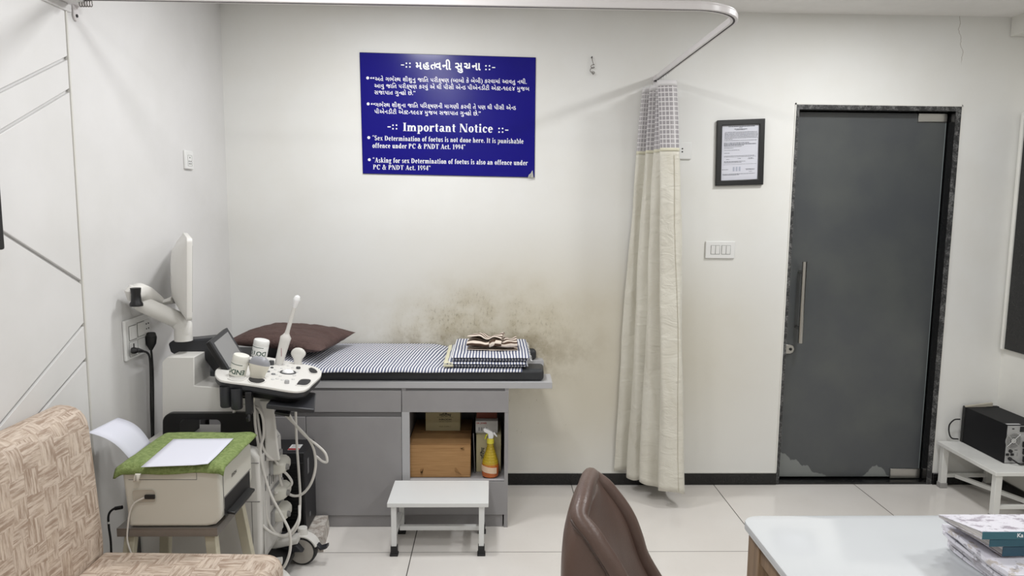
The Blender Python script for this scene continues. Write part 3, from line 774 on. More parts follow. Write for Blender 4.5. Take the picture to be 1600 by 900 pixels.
MB().box(TW[0], TW[1], TW[2], TW[3], tz, .445).build('casing', mat('black_sheet_metal', RGB(33, 33, 36), .45, bump=(400, .1, .0005)), tower, bevel=.004)
fp = MB(); fp.box(TW[0]+.006, TW[1]-.006, TW[2]-.004, TW[2]-.0002, tz+.03, .40); fp = fp.build('front_panel', M['black_plastic'], tower, bevel=.002)
gv = MB()
for i in range(18): gv.box(TW[0]+.02, TW[1]-.02, TW[2]-.0062, TW[2]-.0042, tz+.05+.015*i, tz+.056+.015*i)
gv.build('vent_slats', mat('vent_black', RGB(10, 10, 11), .6), fp, smooth=0)
sk_ = MB(); sa = TW[1]-.085; sk_.box(sa, sa+.05, -.70, -.625, .4452, .4458); sk_ = sk_.build('sticker', mat('sticker_white', RGB(226, 226, 226), .5), tower, smooth=0)
MB().box(sa+.0005, sa+.0495, -.699, -.678, .4459, .4462).build('red_band', mat('sticker_red', RGB(186, 40, 44), .5), sk_, smooth=0)
z_ = MB()
for i in range(5): z_.box(sa+.008, sa+.042-.004*(i % 2), -.672+.009*i, -.6705+.009*i, .4459, .4461)
for i in range(6): z_.box(sa+.005+.007*i, sa+.009+.007*i, -.694, -.684, .44625, .4464)
z_.build('sticker_print', M['ink'], sk_, smooth=0)
M['side_label'] = mat('grey_label', RGB(120, 120, 122), .5)
for q in ((-.69, -.665, .33, .40), (-.675, -.655, .12, .14)): MB().box(TW[1]+.0002, TW[1]+.0007, *q).build('side_label', M['side_label'], tower, smooth=0)

# ------------------------------------------------------------------ ultrasound machine
YN, YF = -1.16, -.86
def Y(u, v, y): return W(u, v, y=y)
us = thing('ultrasound_machine', 'white and dark grey ultrasound machine on castors with a monitor on an arm', 'ultrasound machine', (-1.1, -1.01, 0))
MW, DK, BK = M['machine_white'], M['dark_plastic'], M['black_plastic']
def pxprism(pts, y0, y1, m=None):
    m = m or MB(); P = [Y(u, v, y0) for u, v in pts]; m.prism(P, (0, y1-y0, 0)); return m
# upper frame: back pillar and crossbar
pxprism([(254, 700), (253, 566), (261, 558), (303, 558), (303.5, 603), (345, 606), (404, 614), (424, 622), (428, 640), (404, 647), (270, 647), (261, 655), (256, 668)], -1.09, -.93).build('upper_frame', MW, us, bevel=.008, seg=3)
# front pillar running down to the body
fpil = MB(); fpil.loft([[Y(u0, v, yy) for (u0, yy) in ((a, YN+.06), (b, YN+.06), (b, YF-.04), (a, YF-.04))] for v, a, b in ((625, 404, 426), (650, 410, 430), (690, 414, 434), (720, 414, 438))])
fpil.build('front_pillar', MW, us, bevel=.008, seg=3)
# black carrying loop with its opening
def loop(px0, px1, py0, py1, r, n=6):
    c = [(px1-r, py0+r, -90, 0), (px1-r, py1-1, 0, 0), (px0+r, py1-1, 180, 180), (px0+r, py0+r, 180, 270)]
    P = []
    for k in range(n+1): a = R(-90+90*k/n); P.append((px1-r+r*math.cos(a), py0+r+r*math.sin(a)))
    for k in range(n+1): P.append((px1-(px1-px0)*k/n, py1))
    for k in range(n+1): a = R(180+90*k/n); P.append((px0+r+r*math.cos(a), py0+r+r*math.sin(a)))
    return P
yl = YN+.045
ho = [Y(u, v, yl) for u, v in loop(253.5, 400, 646, 716, 14)]; hi = [Y(u, v, yl) for u, v in loop(280, 344, 656, 708, 7)]
MB().ring_prism(ho, hi, (0, .2, 0)).build('carrying_loop', M['black_plastic'], us, bevel=.004, seg=2)
# lower body
bz = .62
x0b, x1b = XL+.035, Y(405, 760, YN).x
body = MB()
prof = [(x0b, .085), (x1b-.04, .085), (x1b-.005, .14), (x1b, .2), (x1b+.004, .45), (x1b, .575), (x1b-.02, .605), (x1b-.06, .618), (x0b, .618)]
body.prism([(x, YN, z) for x, z in prof], (0, YF-YN, 0))
body = body.build('body', MW, us, bevel=.014, seg=4)
lines = MB()
for zz in (.555, .40): lines.box(x0b+.06, x1b+.001, YN-.0006, YN+.001, zz, zz+.0022)
lines.box(x1b-.032, x1b-.030, YN-.0006, YN+.001, .10, .40)
lines.build('seam', M['grey_groove'], body, smooth=0)
# transducer ports on the front face
fx = x1b+.004
pp = MB(); pp.box(fx-.004, fx+.004, YN+.03, YF-.03, .17, .58); pp = pp.build('port_panel', mat('port_panel_grey', RGB(206, 204, 200), .45), body, bevel=.004)
for i in range(5): gv = MB(); gv.box(fx+.004, fx+.0052, YN+.045+.024*i, YN+.053+.024*i, .425, .475); gv.build('port_vent', M['grey_groove'], pp, smooth=0)
gv = MB(); gv.box(fx+.004, fx+.0052, YN+.05, YN+.11, .545, .57)
gv.build('port_badge', M['grey_groove'], pp, smooth=0)
for zz in (.50, .375, .285):
    so = MB(); so.box(fx+.004, fx+.016, YN+.10, YF-.05, zz-.033, zz+.027); so = so.build('probe_port', mat('port_socket', RGB(150, 149, 148), .5), body, bevel=.003)
for zz in (.485, .375, .285):
    cn = MB(); cn.loft([[(fx+.014+d, YN+.115+a, zz-.026+b) for a, b in rrect(.115-2*s_, .052-s_, .012, 4, .06, .026)] for d, s_ in ((0, 0), (.022, .001), (.036, .010), (.044, .02))])
    cn = cn.build('probe_connector', M['cream_plastic'], us, smooth=50)
    MB().cyl((fx+.057, YN+.15, zz), (fx+.068, YN+.15, zz), .013, .011, 18).build('locking_knob', mat('grey_knob', RGB(140, 139, 137), .5), cn)
# base, footrest pedal, castors
bs = MB(); bs.prism([(x0b+.02, YN+.05, .05), (x1b+.06, YN+.05, .05), (x1b+.06, YN+.05, .08), (x1b-.04, YN+.05, .11), (x0b+.02, YN+.05, .11)], (0, YF-YN-.1, 0))
bs.build('base', BK, us, bevel=.01, seg=3)
pd = MB(); px = -.885
pd.loft([[(px-.10+dx, -1.055+a, b) for a, b in rrect(w_, h_, .012, 4, .055, zc)] for dx, w_, h_, zc in ((-.02, .10, .06, .065), (.05, .105, .085, .062), (.088, .10, .07, .055), (.10, .085, .055, .05))])
pd.build('brake_pedal', BK, us, smooth=50)
def castor(cx, cy, ang, cover=True):
    r = .0635; d = Vector((math.cos(ang), math.sin(ang), 0)); n = Vector((-d.y, d.x, 0)); c = Vector((cx, cy, r))
    ty = MB(); prof_ = []
    MTX = frame(c, d, (0, 0, 1))
    prof = [(.040, -.022), (.054, -.022), (.061, -.018), (r, -.008), (r, .008), (.061, .018), (.054, .022), (.040, .022)]
    cs = ty.lathe(prof, MTX, 40, cap=False); 
    root = ty.build('castor', M['rubber'], us, smooth=40)
    MB().lathe([(.001, -.024), (.0535, -.0225), (.0535, .0225), (.001, .024)], MTX, 40).build('hub_cover', mat('castor_hub', RGB(176, 171, 163), .4), root)
    hs = MB()
    for s_ in (-1, 1): pass
    P = []
    for k in range(10): a = R(20+130*k/9); P.append(c+d*(.072*math.cos(a))+Vector((0, 0, .072*math.sin(a)))-n*.026)
    for k in range(9, -1, -1): a = R(20+130*k/9); P.append(c+d*(.064*math.cos(a))+Vector((0, 0, .064*math.sin(a)))-n*.026)
    hs.prism(P, n*.052); hs.cyl(c+Vector((0, 0, .066)), c+Vector((0, 0, .10)), .022, .02, 18)
    hs.build('castor_fork', MW, root, bevel=.002)
    lv = MB(); e = c+d*.058+Vector((0, 0, .008))
    lv.loft([[e+d*t+n*a+Vector((0, 0, b+s_)) for a, b in rrect(w_, .014, .004, 3)] for t, w_, s_ in ((-.012, .03, .022), (.012, .032, .012), (.022, .03, .002), (.045, .034, .010), (.052, .03, .014))])
    lv.build('brake_lever', DK, root, smooth=50)
    return root
cz = Y(475, 848, -.86)
castor(-.815, -.875, R(-5)); castor(-.835, -1.19, R(-30)); castor(-1.26, -.885, R(20)); castor(-1.26, -1.13, R(-15))
for (ax, ay) in ((-.835, -.92), (-.85, -1.13)):
    lg = MB(); lg.loft([[Vector((x1b-.12, ay+(.0 if ay > -1 else 0), .10))+Vector((0, a, b)) for a, b in rrect(.07, .05, .015, 4)], [Vector((ax+.015, ay, .135))+Vector((0, a, b)) for a, b in rrect(.06, .03, .012, 4)]])
    lg.build('castor_arm', MW, us, smooth=50)
ft = MB(); ft.hexa([(-1.0, -.93, .075), (-.80, -.93, .075), (-.80, -.80, .075), (-1.0, -.80, .075), (-1.0, -.93, .105), (-.83, -.93, .11), (-.83, -.80, .11), (-1.0, -.80, .105)])
ft.build('footrest', DK, us, bevel=.006, seg=3)

# console: sloping deck
CPC, CPN = Vector((-.86, -1.0, .882)), Vector((.11, 0, 1)).normalized()
def D(u, v, h=0):
    return WP(u, v, CPC+CPN*h, CPN)
arm = pxprism([(262, 537), (268, 533), (300, 531), (338, 527), (346, 536), (366, 580), (376, 600), (372, 612), (352, 604), (334, 582), (316, 557), (278, 557), (266, 551)], -.985, -.90)
arm.build('console_arm', DK, us, bevel=.008, seg=3)
ol = [(336, 585), (337, 578), (345, 572), (362, 565), (383, 558), (412, 557), (450, 564), (476, 569), (493, 573), (501, 578), (502.5, 583), (500, 589), (488, 600), (482, 606), (472, 610), (452, 610), (398, 601), (352, 595), (341, 591)]
deckp = catmull([D(u, v) for u, v in ol]+[D(*ol[0])], 4)[:-1]
cen = sum(deckp, Vector())/len(deckp)
def inset(P, f): return [cen+(p-cen)*f for p in P]
dk = MB(); dk.loft([[p-CPN*.008 for p in inset(deckp, 1.0)], [p-CPN*.002 for p in deckp], [p for p in inset(deckp, .992)]])
deck = dk.build('console_deck', MW, us, smooth=25)
un = MB(); un.loft([[p-CPN*.034 for p in inset(deckp, .955)], [p-CPN*.026 for p in inset(deckp, .985)], [p-CPN*.0082 for p in inset(deckp, .993)]]); un.build('deck_rim', DK, us, smooth=30)
def dquad(pts, h0, h1, m=None):
    m = m or MB(); m.prism([D(u, v)+CPN*h0 for u, v in pts], CPN*(h1-h0)); return m
# tray and keyboard drawer beneath
tray = MB(); tray.loft([[p-CPN*.075 for p in inset(deckp, .60)], [p-CPN*.06 for p in inset(deckp, .80)], [p-CPN*.0345 for p in inset(deckp, .84)]]); tray.build('console_underside', BK, us, smooth=30)
kb = MB(); q = [D(u, v)-CPN*.062 for u, v in ((418, 606), (494, 614), (496, 590), (440, 582))]; kb.prism(q, -CPN*.018); kb.build('keyboard_drawer', DK, us, bevel=.004)
hl = MB(); q = [D(u, v)-CPN*.095 for u, v in ((432, 604), (456, 608), (460, 598), (440, 594))]; hl.prism(q, -CPN*.012); hl.build('drawer_handle', BK, us, bevel=.003)
for (u, v) in ((353, 594), (370, 597)):
    k = MB(); p = D(u, v)-CPN*.022; k.lathe([(.021, 0), (.021, -.075), (.018, -.08), (.013, -.08), (.013, -.01), (.016, 0)], Matrix.Translation(p), 20, cap=False); k.build('probe_holder', DK, us)
k = MB(); p = D(389, 600)-CPN*.03; k.box(p.x-.012, p.x+.012, p.y-.006, p.y+.02, p.z-.085, p.z); k.build('cable_hook', BK, us, bevel=.003)
k = MB(); k.tube([p+Vector((0, 0, -.085)), p+Vector((.002, -.012, -.105)), p+Vector((.004, -.028, -.10)), p+Vector((.004, -.032, -.088))], .006, 8); k.build('cable_hook', BK, us)
# cut-outs, knobs and keys on the deck
cut = mat('recess_black', RGB(30, 30, 32), .6)
def slot(pts, name='grip_recess', m=cut):
    P = catmull([D(u, v, .0) for u, v in pts]+[D(*pts[0])], 3)[:-1]
    k = MB(); c_ = sum(P, Vector())/len(P)
    k.ring_prism([c_+(p-c_)*1.12+CPN*.0004 for p in P], [c_+(p-c_)*1.0+CPN*.0004 for p in P], CPN*.0025)
    r = k.build('grip_rim', MW, deck, smooth=40)
    MB().poly(P); k2 = MB(); k2.prism([p+CPN*.0003 for p in P], CPN*.0006); k2.build(name, m, deck, smooth=0)
slot([(482, 577), (486, 575), (493, 578), (496, 582), (494, 584), (488, 584), (484, 582)])
slot([(463, 602), (468, 595), (474, 593), (485, 594), (484, 599), (477, 603)])
slot([(388, 594), (390, 590), (400, 590), (412, 593), (413, 597), (404, 600), (392, 598)], 'holder_recess')
slot([(357, 592), (360, 586), (374, 584), (384, 588), (380, 594), (366, 595)], 'holder_recess', mat('holder_grey', RGB(196, 194, 190), .5))
slot([(371, 566), (376, 562), (388, 562), (394, 566), (390, 572), (378, 572)], 'holder_recess')
def knob(u, v, r, h, m, name='knob', top=.85):
    p = D(u, v); Mx = frame(p, (1, 0, -.11), (0, 1, 0)); MB().lathe([(r, 0), (r, h*.7), (r*top, h), (.0005, h)], Mx, 20).build(name, m, deck)
kg = mat('knob_grey', RGB(120, 122, 124), .4); kd = mat('knob_dark', RGB(64, 66, 68), .4); kw = mat('key_white', RGB(206, 206, 204), .4)
knob(424, 570, .011, .018, kd); knob(448, 599, .009, .013, mat('knob_mid', RGB(172, 172, 172), .35)); knob(466, 576, .009, .008, kd); knob(425, 575, .006, .004, kd); knob(419, 581, .007, .004, kg); knob(427, 585, .008, .004, kg)
p = D(450, 582); Mx = frame(p, (1, 0, -.11), (0, 1, 0))
MB().lathe([(.024, 0), (.026, .003), (.031, .003), (.032, 0)], Mx, 36, cap=False).build('trackball_ring', kd, deck)
MB().lathe([(.023, .0), (.021, .006), (.016, .010), (.008, .013), (.0005, .0135)], Mx, 28).build('trackball', mat('trackball_white', RGB(240, 240, 240), .2), deck)
for (u, v, r) in ((437, 571, .006), (443, 570, .005), (430, 578, .005), (436, 581, .005), (438, 588, .006), (433, 592, .007), (426, 593, .006), (460, 587, .007), (464, 582, .006), (458, 593, .006), (440, 576, .005), (450, 572, .005), (457, 575, .005), (441, 594, .006), (432, 586, .005)):
    p = D(u, v); Mx = frame(p, (1, 0, -.11), (0, 1, 0)); MB().lathe([(r, 0), (r, .002), (r*.8, .003), (.0005, .003)], Mx, 14).build('key', kw, deck)

# touch panel
A, B_, C_ = Y(327.5, 533, -1.075), Y(354.5, 511.5, -.86), Y(392, 572, -.86)
D_ = A+(C_-B_)
nrm = (B_-A).cross(C_-B_).normalized()
if nrm.z < 0: nrm = -nrm
ts = MB(); ts.prism([A, B_, C_, D_], -nrm*.022); ts = ts.build('touch_panel', BK, us, bevel=.005, seg=3)
ctr = (A+B_+C_+D_)/4
def ins(p, f): return ctr+(p-ctr)*f
bz_ = MB(); bz_.prism([ins(p, .985)+nrm*.0002 for p in (A, B_, C_, D_)], nrm*.001); bz_.build('bezel', DK, ts, bevel=.002)
scp = MB(); mm = [ctr+(p-ctr)*.80+(A-D_)*.015 for p in (A, B_, C_, D_)]; scp.prism([p+nrm*.0013 for p in mm], nrm*.0006)
scp.build('screen', mat('touch_screen_reflection', RGB(138, 138, 138), .22), ts, smooth=0)  # even grey stands in for the reflection on the screen
tp = MB(); c0 = (C_+D_)/2; tp.loft([[c0-nrm*.03+Vector((a, b, 0)) for a, b in rrect(.06, .20, .02, 4)], [c0+Vector((.01, 0, -.045))+Vector((a, b, 0)) for a, b in rrect(.10, .24, .03, 4)], [c0+Vector((.015, 0, -.065))+Vector((a, b, 0)) for a, b in rrect(.12, .26, .03, 4)]])
tp.build('touch_panel_foot', BK, us, smooth=50)

# monitor on its articulated arm
yb = -1.01
a0 = Y(287, 532, yb); 
MB().lathe([(.034, 0), (.034, .02), (.0335, .05), (.031, .062)], Matrix.Translation(a0), 28).build('arm_collar', MW, us)
la = [Y(287, 520, yb), Y(287, 510, yb), Y(276, 499, yb), Y(246, 486, yb-.06), Y(220, 474, yb-.10), Y(210, 472, yb-.115)]
MB().tube(la, [(.031, .033), (.033, .033), (.032, .032), (.029, .032), (.027, .032), (.018, .022)], 20, sq=.8).build('lower_arm', MW, us, smooth=50)
j = Y(213, 474, yb-.155)
MB().lathe([(.023, 0), (.023, .010), (.018, .018), (.0165, .045), (.019, .068), (.001, .070)], Matrix.Translation(j-Vector((0, 0, .01))), 24).build('elbow_joint', BK, us)
ua_ = [Y(209, 459, yb-.135), Y(216, 456, yb-.12), Y(228, 460, yb-.06), Y(243, 469, yb+.0), Y(252, 474, yb+.04)]
MB().tube(ua_, [(.024, .026), (.033, .034), (.031, .032), (.024, .026), (.016, .02)], 20, sq=.8).build('upper_arm', MW, us, smooth=50)
MB().tube([Y(203, 470, yb-.13), Y(203.5, 455, yb-.13), Y(206, 446, yb-.13)], [.008, .02, .008], 10).build('arm_end_cap', MW, us)
mb = Y(262, 472, yb+.02)
mbk = MB(); mbk.tube([Y(250, 474, yb+.03), Y(262, 471, yb+.03), Y(272, 468, yb+.03)], [(.010, .02), (.012, .025), (.016, .03)], 12); mbk.build('monitor_bracket', MW, us)
MB().tube([Y(252, 476, yb+.03), Y(250, 482, yb+.03), Y(254, 489, yb+.03)], .004, 8).tube([Y(246, 475, yb+.03), Y(247, 482, yb+.03), Y(241, 484, yb+.03)], .004, 8).build('arm_cable', M['black_cable'], us)
# panel: near edge at the photo's x 289..297, running away from the camera
yn = -1.13
nt = Y(293, 372, yn); nb = Y(292, 502, yn)
dr = Vector((-.415, .91, 0)).normalized(); outn = Vector((dr.y, -dr.x, 0)); tilt_up = Vector((.045, 0, 1)).normalized()     # outn: the way the screen looks
mw, mh = .49, (nt-nb).length
base_ = Vector((nt.x, nt.y, nb.z))
base_ = base_-Vector((.008, 0, 0)); mn = MB(); Mx = frame(base_+dr*mw/2+tilt_up*(mh/2), dr, tilt_up)
mz = Vector((Mx[0][2], Mx[1][2], Mx[2][2])); sg = 1 if mz.dot(outn) > 0 else -1
rings = []
for d_, w_, h_, r_ in ((.011*sg, mw-.006, mh-.006, .014), (.008*sg, mw, mh, .018), (-.008*sg, mw, mh, .018), (-.014*sg, mw-.02, mh-.02, .03), (-.032*sg, mw-.10, mh-.06, .06), (-.056*sg, mw-.24, mh-.14, .07), (-.060*sg, mw-.36, mh-.22, .05)):
    rings.append([Mx @ Vector((a, b, d_)) for a, b in rrect(w_, h_, r_, 5)])
mon = mn.loft(rings).build('monitor', MW, us, smooth=45)
MB().prism([Mx @ Vector((a, b, .0113*sg)) for a, b in rrect(mw-.05, mh-.06, .006, 3)], outn*.001).build('screen', mat('monitor_screen', RGB(20, 21, 24), .15), mon, smooth=0)

# probes, held in the holders
def cord(name, pts, r, parent, m='cable', n=8): return MB().tube(catmull(pts, n), r, 8).build(name, M[m], parent)
yc = -1.13
pr = thing('ultrasound_probe', 'convex ultrasound probe with a grey domed tip in the near holder of the console', 'probe', Y(402, 596, yc))
b0, b1 = Y(399.5, 602, yc), Y(405.5, 569, yc); ax = (b1-b0).normalized(); L = (b1-b0).length
Mp = frame(b0, (1, .1, 0), (0, 1, .2))
def probe_body(b, ax, secs, m, name, parent, side=Vector((1, 0, 0))):
    s_ = (side-ax*side.dot(ax)).normalized(); t_ = ax.cross(s_)
    k = MB(); k.loft([[b+ax*h+s_*(w_*.5*c)+t_*(d_*.5*sn) for c, sn in [(math.copysign(abs(math.cos(2*PI*i/24))**.75, math.cos(2*PI*i/24)), math.copysign(abs(math.sin(2*PI*i/24))**.75, math.sin(2*PI*i/24))) for i in range(24)]] for h, w_, d_ in secs])
    return k.build(name, m, parent, smooth=50)
pcr = mat('probe_cream', RGB(218, 214, 200), .4)
probe_body(b0, ax, [(-.01, .046, .034), (.015, .050, .038), (L*.55, .056, .04), (L*.75, .070, .04), (L, .079, .038), (L+.004, .077, .036)], pcr, 'probe_body', pr)
probe_body(b1, ax, [(.0, .079, .038), (.009, .076, .036), (.020, .064, .030), (.027, .044, .02), (.030, .012, .008)], mat('probe_lens_grey', RGB(150, 151, 156), .3), 'probe_lens', pr)
MB().tube([b0+ax*-.008, b0-ax*.035, b0-ax*.07], [.012, .009, .006], 12).build('strain_relief', pcr, pr)
e = b0-ax*.07
cord('probe_cable', [e, Y(397.5, 640, yc), Y(399, 665, yc), Y(404, 700, yc+.02), Y(402, 725, yc+.0), Y(398, 770, yc), Y(402, 806, yc), Y(418, 828, yc), Y(440, 838, yc), Y(456, 834, yc), Y(467, 815, yc), Y(468, 790, yc+.05)], .0055, pr)

yw = -.90
wd = thing('ultrasound_probe', 'long slender endocavity probe with a round white tip standing in the rear holder', 'probe', Y(440, 562, yw))
w0, w1, w2, w3 = Y(437, 563, yw), Y(447.5, 524, yw), Y(460, 480, yw), Y(464, 467, yw); axw = (w1-w0).normalized()
hl_ = (w1-w0).length
probe_body(w0, axw, [(-.02, .030, .026), (.0, .034, .03), (hl_*.8, .042, .034), (hl_*.92, .044, .034), (hl_*1.0, .030, .026), (hl_*1.08, .020, .018)], M['machine_white'], 'probe_handle', wd)
MB().tube([w1+axw*.003, w1+(w2-w1)*.2, w2], [.0105, .0085, .009], 16).build('probe_shaft', M['machine_white'], wd)
MB().tube([w2-axw*.001, w2+(w3-w2)*.3, w3-(w3-w2)*.25, w3, w3+(w3-w2)*.3, w3+(w3-w2)*.42], [.009, .0115, .0145, .0145, .010, .002], 18).build('probe_tip', mat('probe_tip_white', RGB(240, 240, 240), .25), wd)
k = glyphs('endocavity', 1); 
MB().box(w0.x+.012, w0.x+.0135, w0.y-.0175, w0.y-.0165, w0.z+.02, w0.z+.055).build('probe_marking', mat('probe_mark', RGB(150, 80, 96), .5), wd, smooth=0)

yq = -.86
cp = thing('ultrasound_probe', 'small white convex probe in the far holder, nearest the striped sheet', 'probe', Y(465, 568, yq))
c0, c1 = Y(465, 571, yq), Y(466, 555, yq); axc = (c1-c0).normalized()
Lc = (c1-c0).length
probe_body(c0, axc, [(-.015, .030, .022), (.01, .032, .024), (Lc*.6, .034, .026), (Lc, .058, .026), (Lc+.006, .062, .024)], M['machine_white'], 'probe_body', cp)
probe_body(c0+axc*(Lc+.006), axc, [(0, .062, .024), (.008, .060, .022), (.018, .046, .018), (.024, .028, .012), (.026, .008, .005)], mat('probe_lens_white', RGB(216, 214, 208), .3), 'probe_lens', cp)
cord('probe_cable', [c0-axc*.012, Y(463, 600, yq), Y(462, 640, yq), Y(463.5, 690, yq), Y(467, 740, yq), Y(469, 780, yq), Y(466, 812, yq-.02), Y(450, 834, yq-.12), Y(432, 834, yq-.2), Y(418, 812, yq-.24), Y(414, 780, yq-.25)], .0055, cp)

# hanging loops of probe cable
yk = -1.10
ld = us
def lp(pts, name='cable'): cord(name, pts, .0055, ld)
lp([Y(390, 634, yk), Y(372, 636, yk), Y(361, 655, yk), Y(357, 680, yk+.04), Y(362, 700, yk+.06), Y(380, 700, yk+.08), Y(394, 690, yk+.08)])
lp([Y(389, 636, yk+.02), Y(374, 640, yk+.02), Y(366, 655, yk+.02), Y(372, 675, yk+.05), Y(384, 694, yk+.07), Y(400, 706, yk+.06)])
lp([Y(392, 634, yk-.02), Y(404, 638, yk-.02), Y(411, 655, yk-.02), Y(412, 680, yk-.02), Y(407, 700, yk-.03), Y(410, 728, yk-.04), Y(422, 770, yk-.05), Y(440, 805, yk-.06), Y(452, 830, yk-.08), Y(453.5, 858, yk-.08), Y(446, 882, yk-.08), Y(434, 896, yk-.06), Y(418, 906, yk-.04)])
lp([Y(393, 636, yk), Y(401, 645, yk), Y(405, 670, yk), Y(411, 700, yk), Y(424, 717, yk), Y(436, 713, yk+.02)])
yr = -1.0
lr = us
def lp2(pts): cord('cable', pts, .0055, lr)
lp2([Y(438, 634, yr), Y(448, 650, yr), Y(466, 668, yr), Y(482, 686, yr), Y(491, 705, yr), Y(493, 730, yr), Y(486, 755, yr), Y(472, 772, yr), Y(456, 774, yr), Y(442, 762, yr), Y(436, 740, yr), Y(434, 722, yr), Y(432, 712, yr-.02)])
lp2([Y(446, 632, yr), Y(452, 648, yr), Y(462, 664, yr), Y(478, 682, yr), Y(496, 696, yr), Y(508, 708, yr), Y(511, 721, yr), Y(504, 721, yr), Y(494, 713, yr+.01)])
lp2([Y(428, 716, yr-.05), Y(437, 730, yr-.03), Y(450, 743, yr), Y(456, 754, yr), Y(450, 763, yr), Y(438, 768, yr-.02), Y(430, 770, yr-.05)])

# gel bottles standing upside down in the holders
grn = mat('dark_green_ink', RGB(40, 74, 62), .5)
def gel_bottle(top, bot, r, word, label, down):
    ax = (top-bot).normalized(); Lb = (top-bot).length
    t = thing('gel_bottle', label, 'gel bottle', bot, 'upturned gel bottles')
    Mx = frame(bot, ax.cross(Vector((0, 1, 0))).cross(ax), (0, 1, 0))
    x = Vector((1, 0, 0)); x = (x-ax*x.dot(ax)).normalized(); y = ax.cross(x)
    Mx = Matrix.Identity(4)
    for i in range(3): Mx[i][0] = x[i]; Mx[i][1] = y[i]; Mx[i][2] = ax[i]; Mx[i][3] = bot[i]
    b = MB().lathe([(.010, -.002), (r*.7, .0), (r*.97, .010), (r, .02), (r, Lb*.70), (r*.985, Lb*.72), (r, Lb*.74), (r, Lb*.93), (r*.93, Lb*.985), (r*.8, Lb), (.001, Lb*1.0)], Mx, 36).build('bottle_body', M['ivory'] if down else M['white_plastic'], t)
    MB().lathe([(.013, .004), (.012, -.03), (.008, -.045), (.0045, -.075), (.002, -.078)], Mx, 18).build('nozzle_cap', mat('translucent_cap', RGB(222, 221, 214), .35), t)
    def wrap(k, a0, z0, s):
        for v in k.bm.verts:
            a = a0-v.co.x*s/r*-1; z = z0+v.co.y*s
            v.co = Mx @ Vector(((r+.0005)*math.cos(a), (r+.0005)*math.sin(a), z))
        return k
    k = glyphs(word, 1, .02); a, b_, c, d = bounds(k)
    for v in k.bm.verts: v.co.x = -(v.co.x-(a+b_)/2); v.co.y = -(v.co.y-(c+d)/2)      # printed for the bottle's upright pose
    wrap(k, R(-93), Lb*.36, .026).build('lettering', grn, t, smooth=0, recalc=False)
    k = MB()
    for i in range(26): a = -1.35+2.0*i/26; k.poly([(a*r, 0, 0), ((a+.075)*r, 0, 0), ((a+.075)*r, .0022, 0), (a*r, .0022, 0)])
    wrap(k, R(-90), Lb*.64, 1).build('printed_line', grn, t, smooth=0, recalc=False)
    k = glyphs('ULTRASOUND GEL', 1, .02); a, b_, c, d = bounds(k)
    for v in k.bm.verts: v.co.x = -(v.co.x-(a+b_)/2); v.co.y = -(v.co.y-(c+d)/2)
    wrap(k, R(-90), Lb*.15, .006).build('small_print', mat('print_grey', RGB(110, 112, 112), .6), t, smooth=0, recalc=False)
    return t
gel_bottle(Y(378, 554, -1.13), Y(369, 592, -1.13), .031, 'ENDO', 'white gel bottle upside down in the near left holder, lettering END in view', True)
gel_bottle(Y(409.5, 530.5, -.93), Y(404, 561, -.93), .0315, 'DOTC', 'white gel bottle upside down beside the touch panel, farther of the two', False)

# ------------------------------------------------------------------ printer on its steel-topped stool
PY0, PY1 = -1.60, -1.285
pst = thing('printer_stool', 'steel-topped stool with splayed cream legs under the printer', 'stool', (-1.05, -1.42, 0))
pl_, pr_ = Y(182, 824, PY0), Y(337, 830, PY0)
px0, px1 = pl_.x, pr_.x+.005
zt_ = pr_.z+.010
pw = px1-px0
worn = NT('worn_steel'); v = worn.obj(); nn = worn.noise(worn.scale(v, (2, 2, 6)), 9, 5, .7)
worn.base(worn.mix(nn, RGB(128, 122, 116), RGB(150, 146, 142))); worn.rough(.38); worn.b.inputs['Metallic'].default_value = .7
k = MB(); k.box(px0, px1, PY0, PY1+.02, zt_-.004, zt_); k.box(px0, px1, PY0, PY0+.004, zt_-.028, zt_-.003); k.box(px0, px1, PY1+.016, PY1+.02, zt_-.028, zt_-.003); k.box(px0, px0+.004, PY0+.004, PY1+.016, zt_-.028, zt_-.003); k.box(px1-.004, px1, PY0+.004, PY1+.016, zt_-.028, zt_-.003)
k.build('stool_top', worn.m, pst, smooth=0)
cl_ = mat('cream_paint_wood', RGB(206, 200, 178), .5, var=.12)
for sx in (-1, 1):
    for sy in (-1, 1):
        cx = (px0+px1)/2+sx*(pw/2-.035); cy = (PY0+PY1)/2+sy*((PY1-PY0)/2-.035)
        k = MB(); k.loft([[(cx+sx*dx+a, cy+sy*dx+b, z) for a, b in ((-.017, -.015), (.017, -.015), (.017, .015), (-.017, .015))] for z, dx in ((zt_-.0045, 0), (0, .055))])
        k.build('leg', cl_, pst, bevel=.002)
k = MB()
for sy in (-1, 1):
    y_ = (PY0+PY1)/2+sy*((PY1-PY0)/2-.012); k = MB(); k.box(px0+.02, px1-.02, y_-.008, y_+.008, .16, .18); k.build('stretcher', cl_, pst)
zb = zt_+.001
pm = M['cream_plastic']
prn = thing('printer', 'cream office printer on the steel-topped stool, covered with a green towel', 'printer', ((px0+px1)/2, -1.42, zb))
qx0, qx1 = Y(200, 815, PY0+.006).x, Y(346, 812, PY0+.006).x
ph_ = Y(345, 727, PY0).z-zb-.012
QY0, QY1 = PY0+.008, PY1-.005
pf = [(qx0, 0), (qx1-.05, 0), (qx1-.022, .006), (qx1-.006, .022), (qx1, .05), (qx1, ph_-.03), (qx1-.010, ph_-.008), (qx1-.03, ph_), (qx0-.008, ph_), (qx0-.012, ph_-.02), (qx0-.004, .07)]
k = MB(); k.prism([(x, QY0, zb+z+.0005) for x, z in pf], (0, QY1-QY0, 0)); pb_ = k.build('casing', pm, prn, bevel=.010, seg=4)
rec = MB(); rx0, rx1 = qx0+.022, qx0+.085
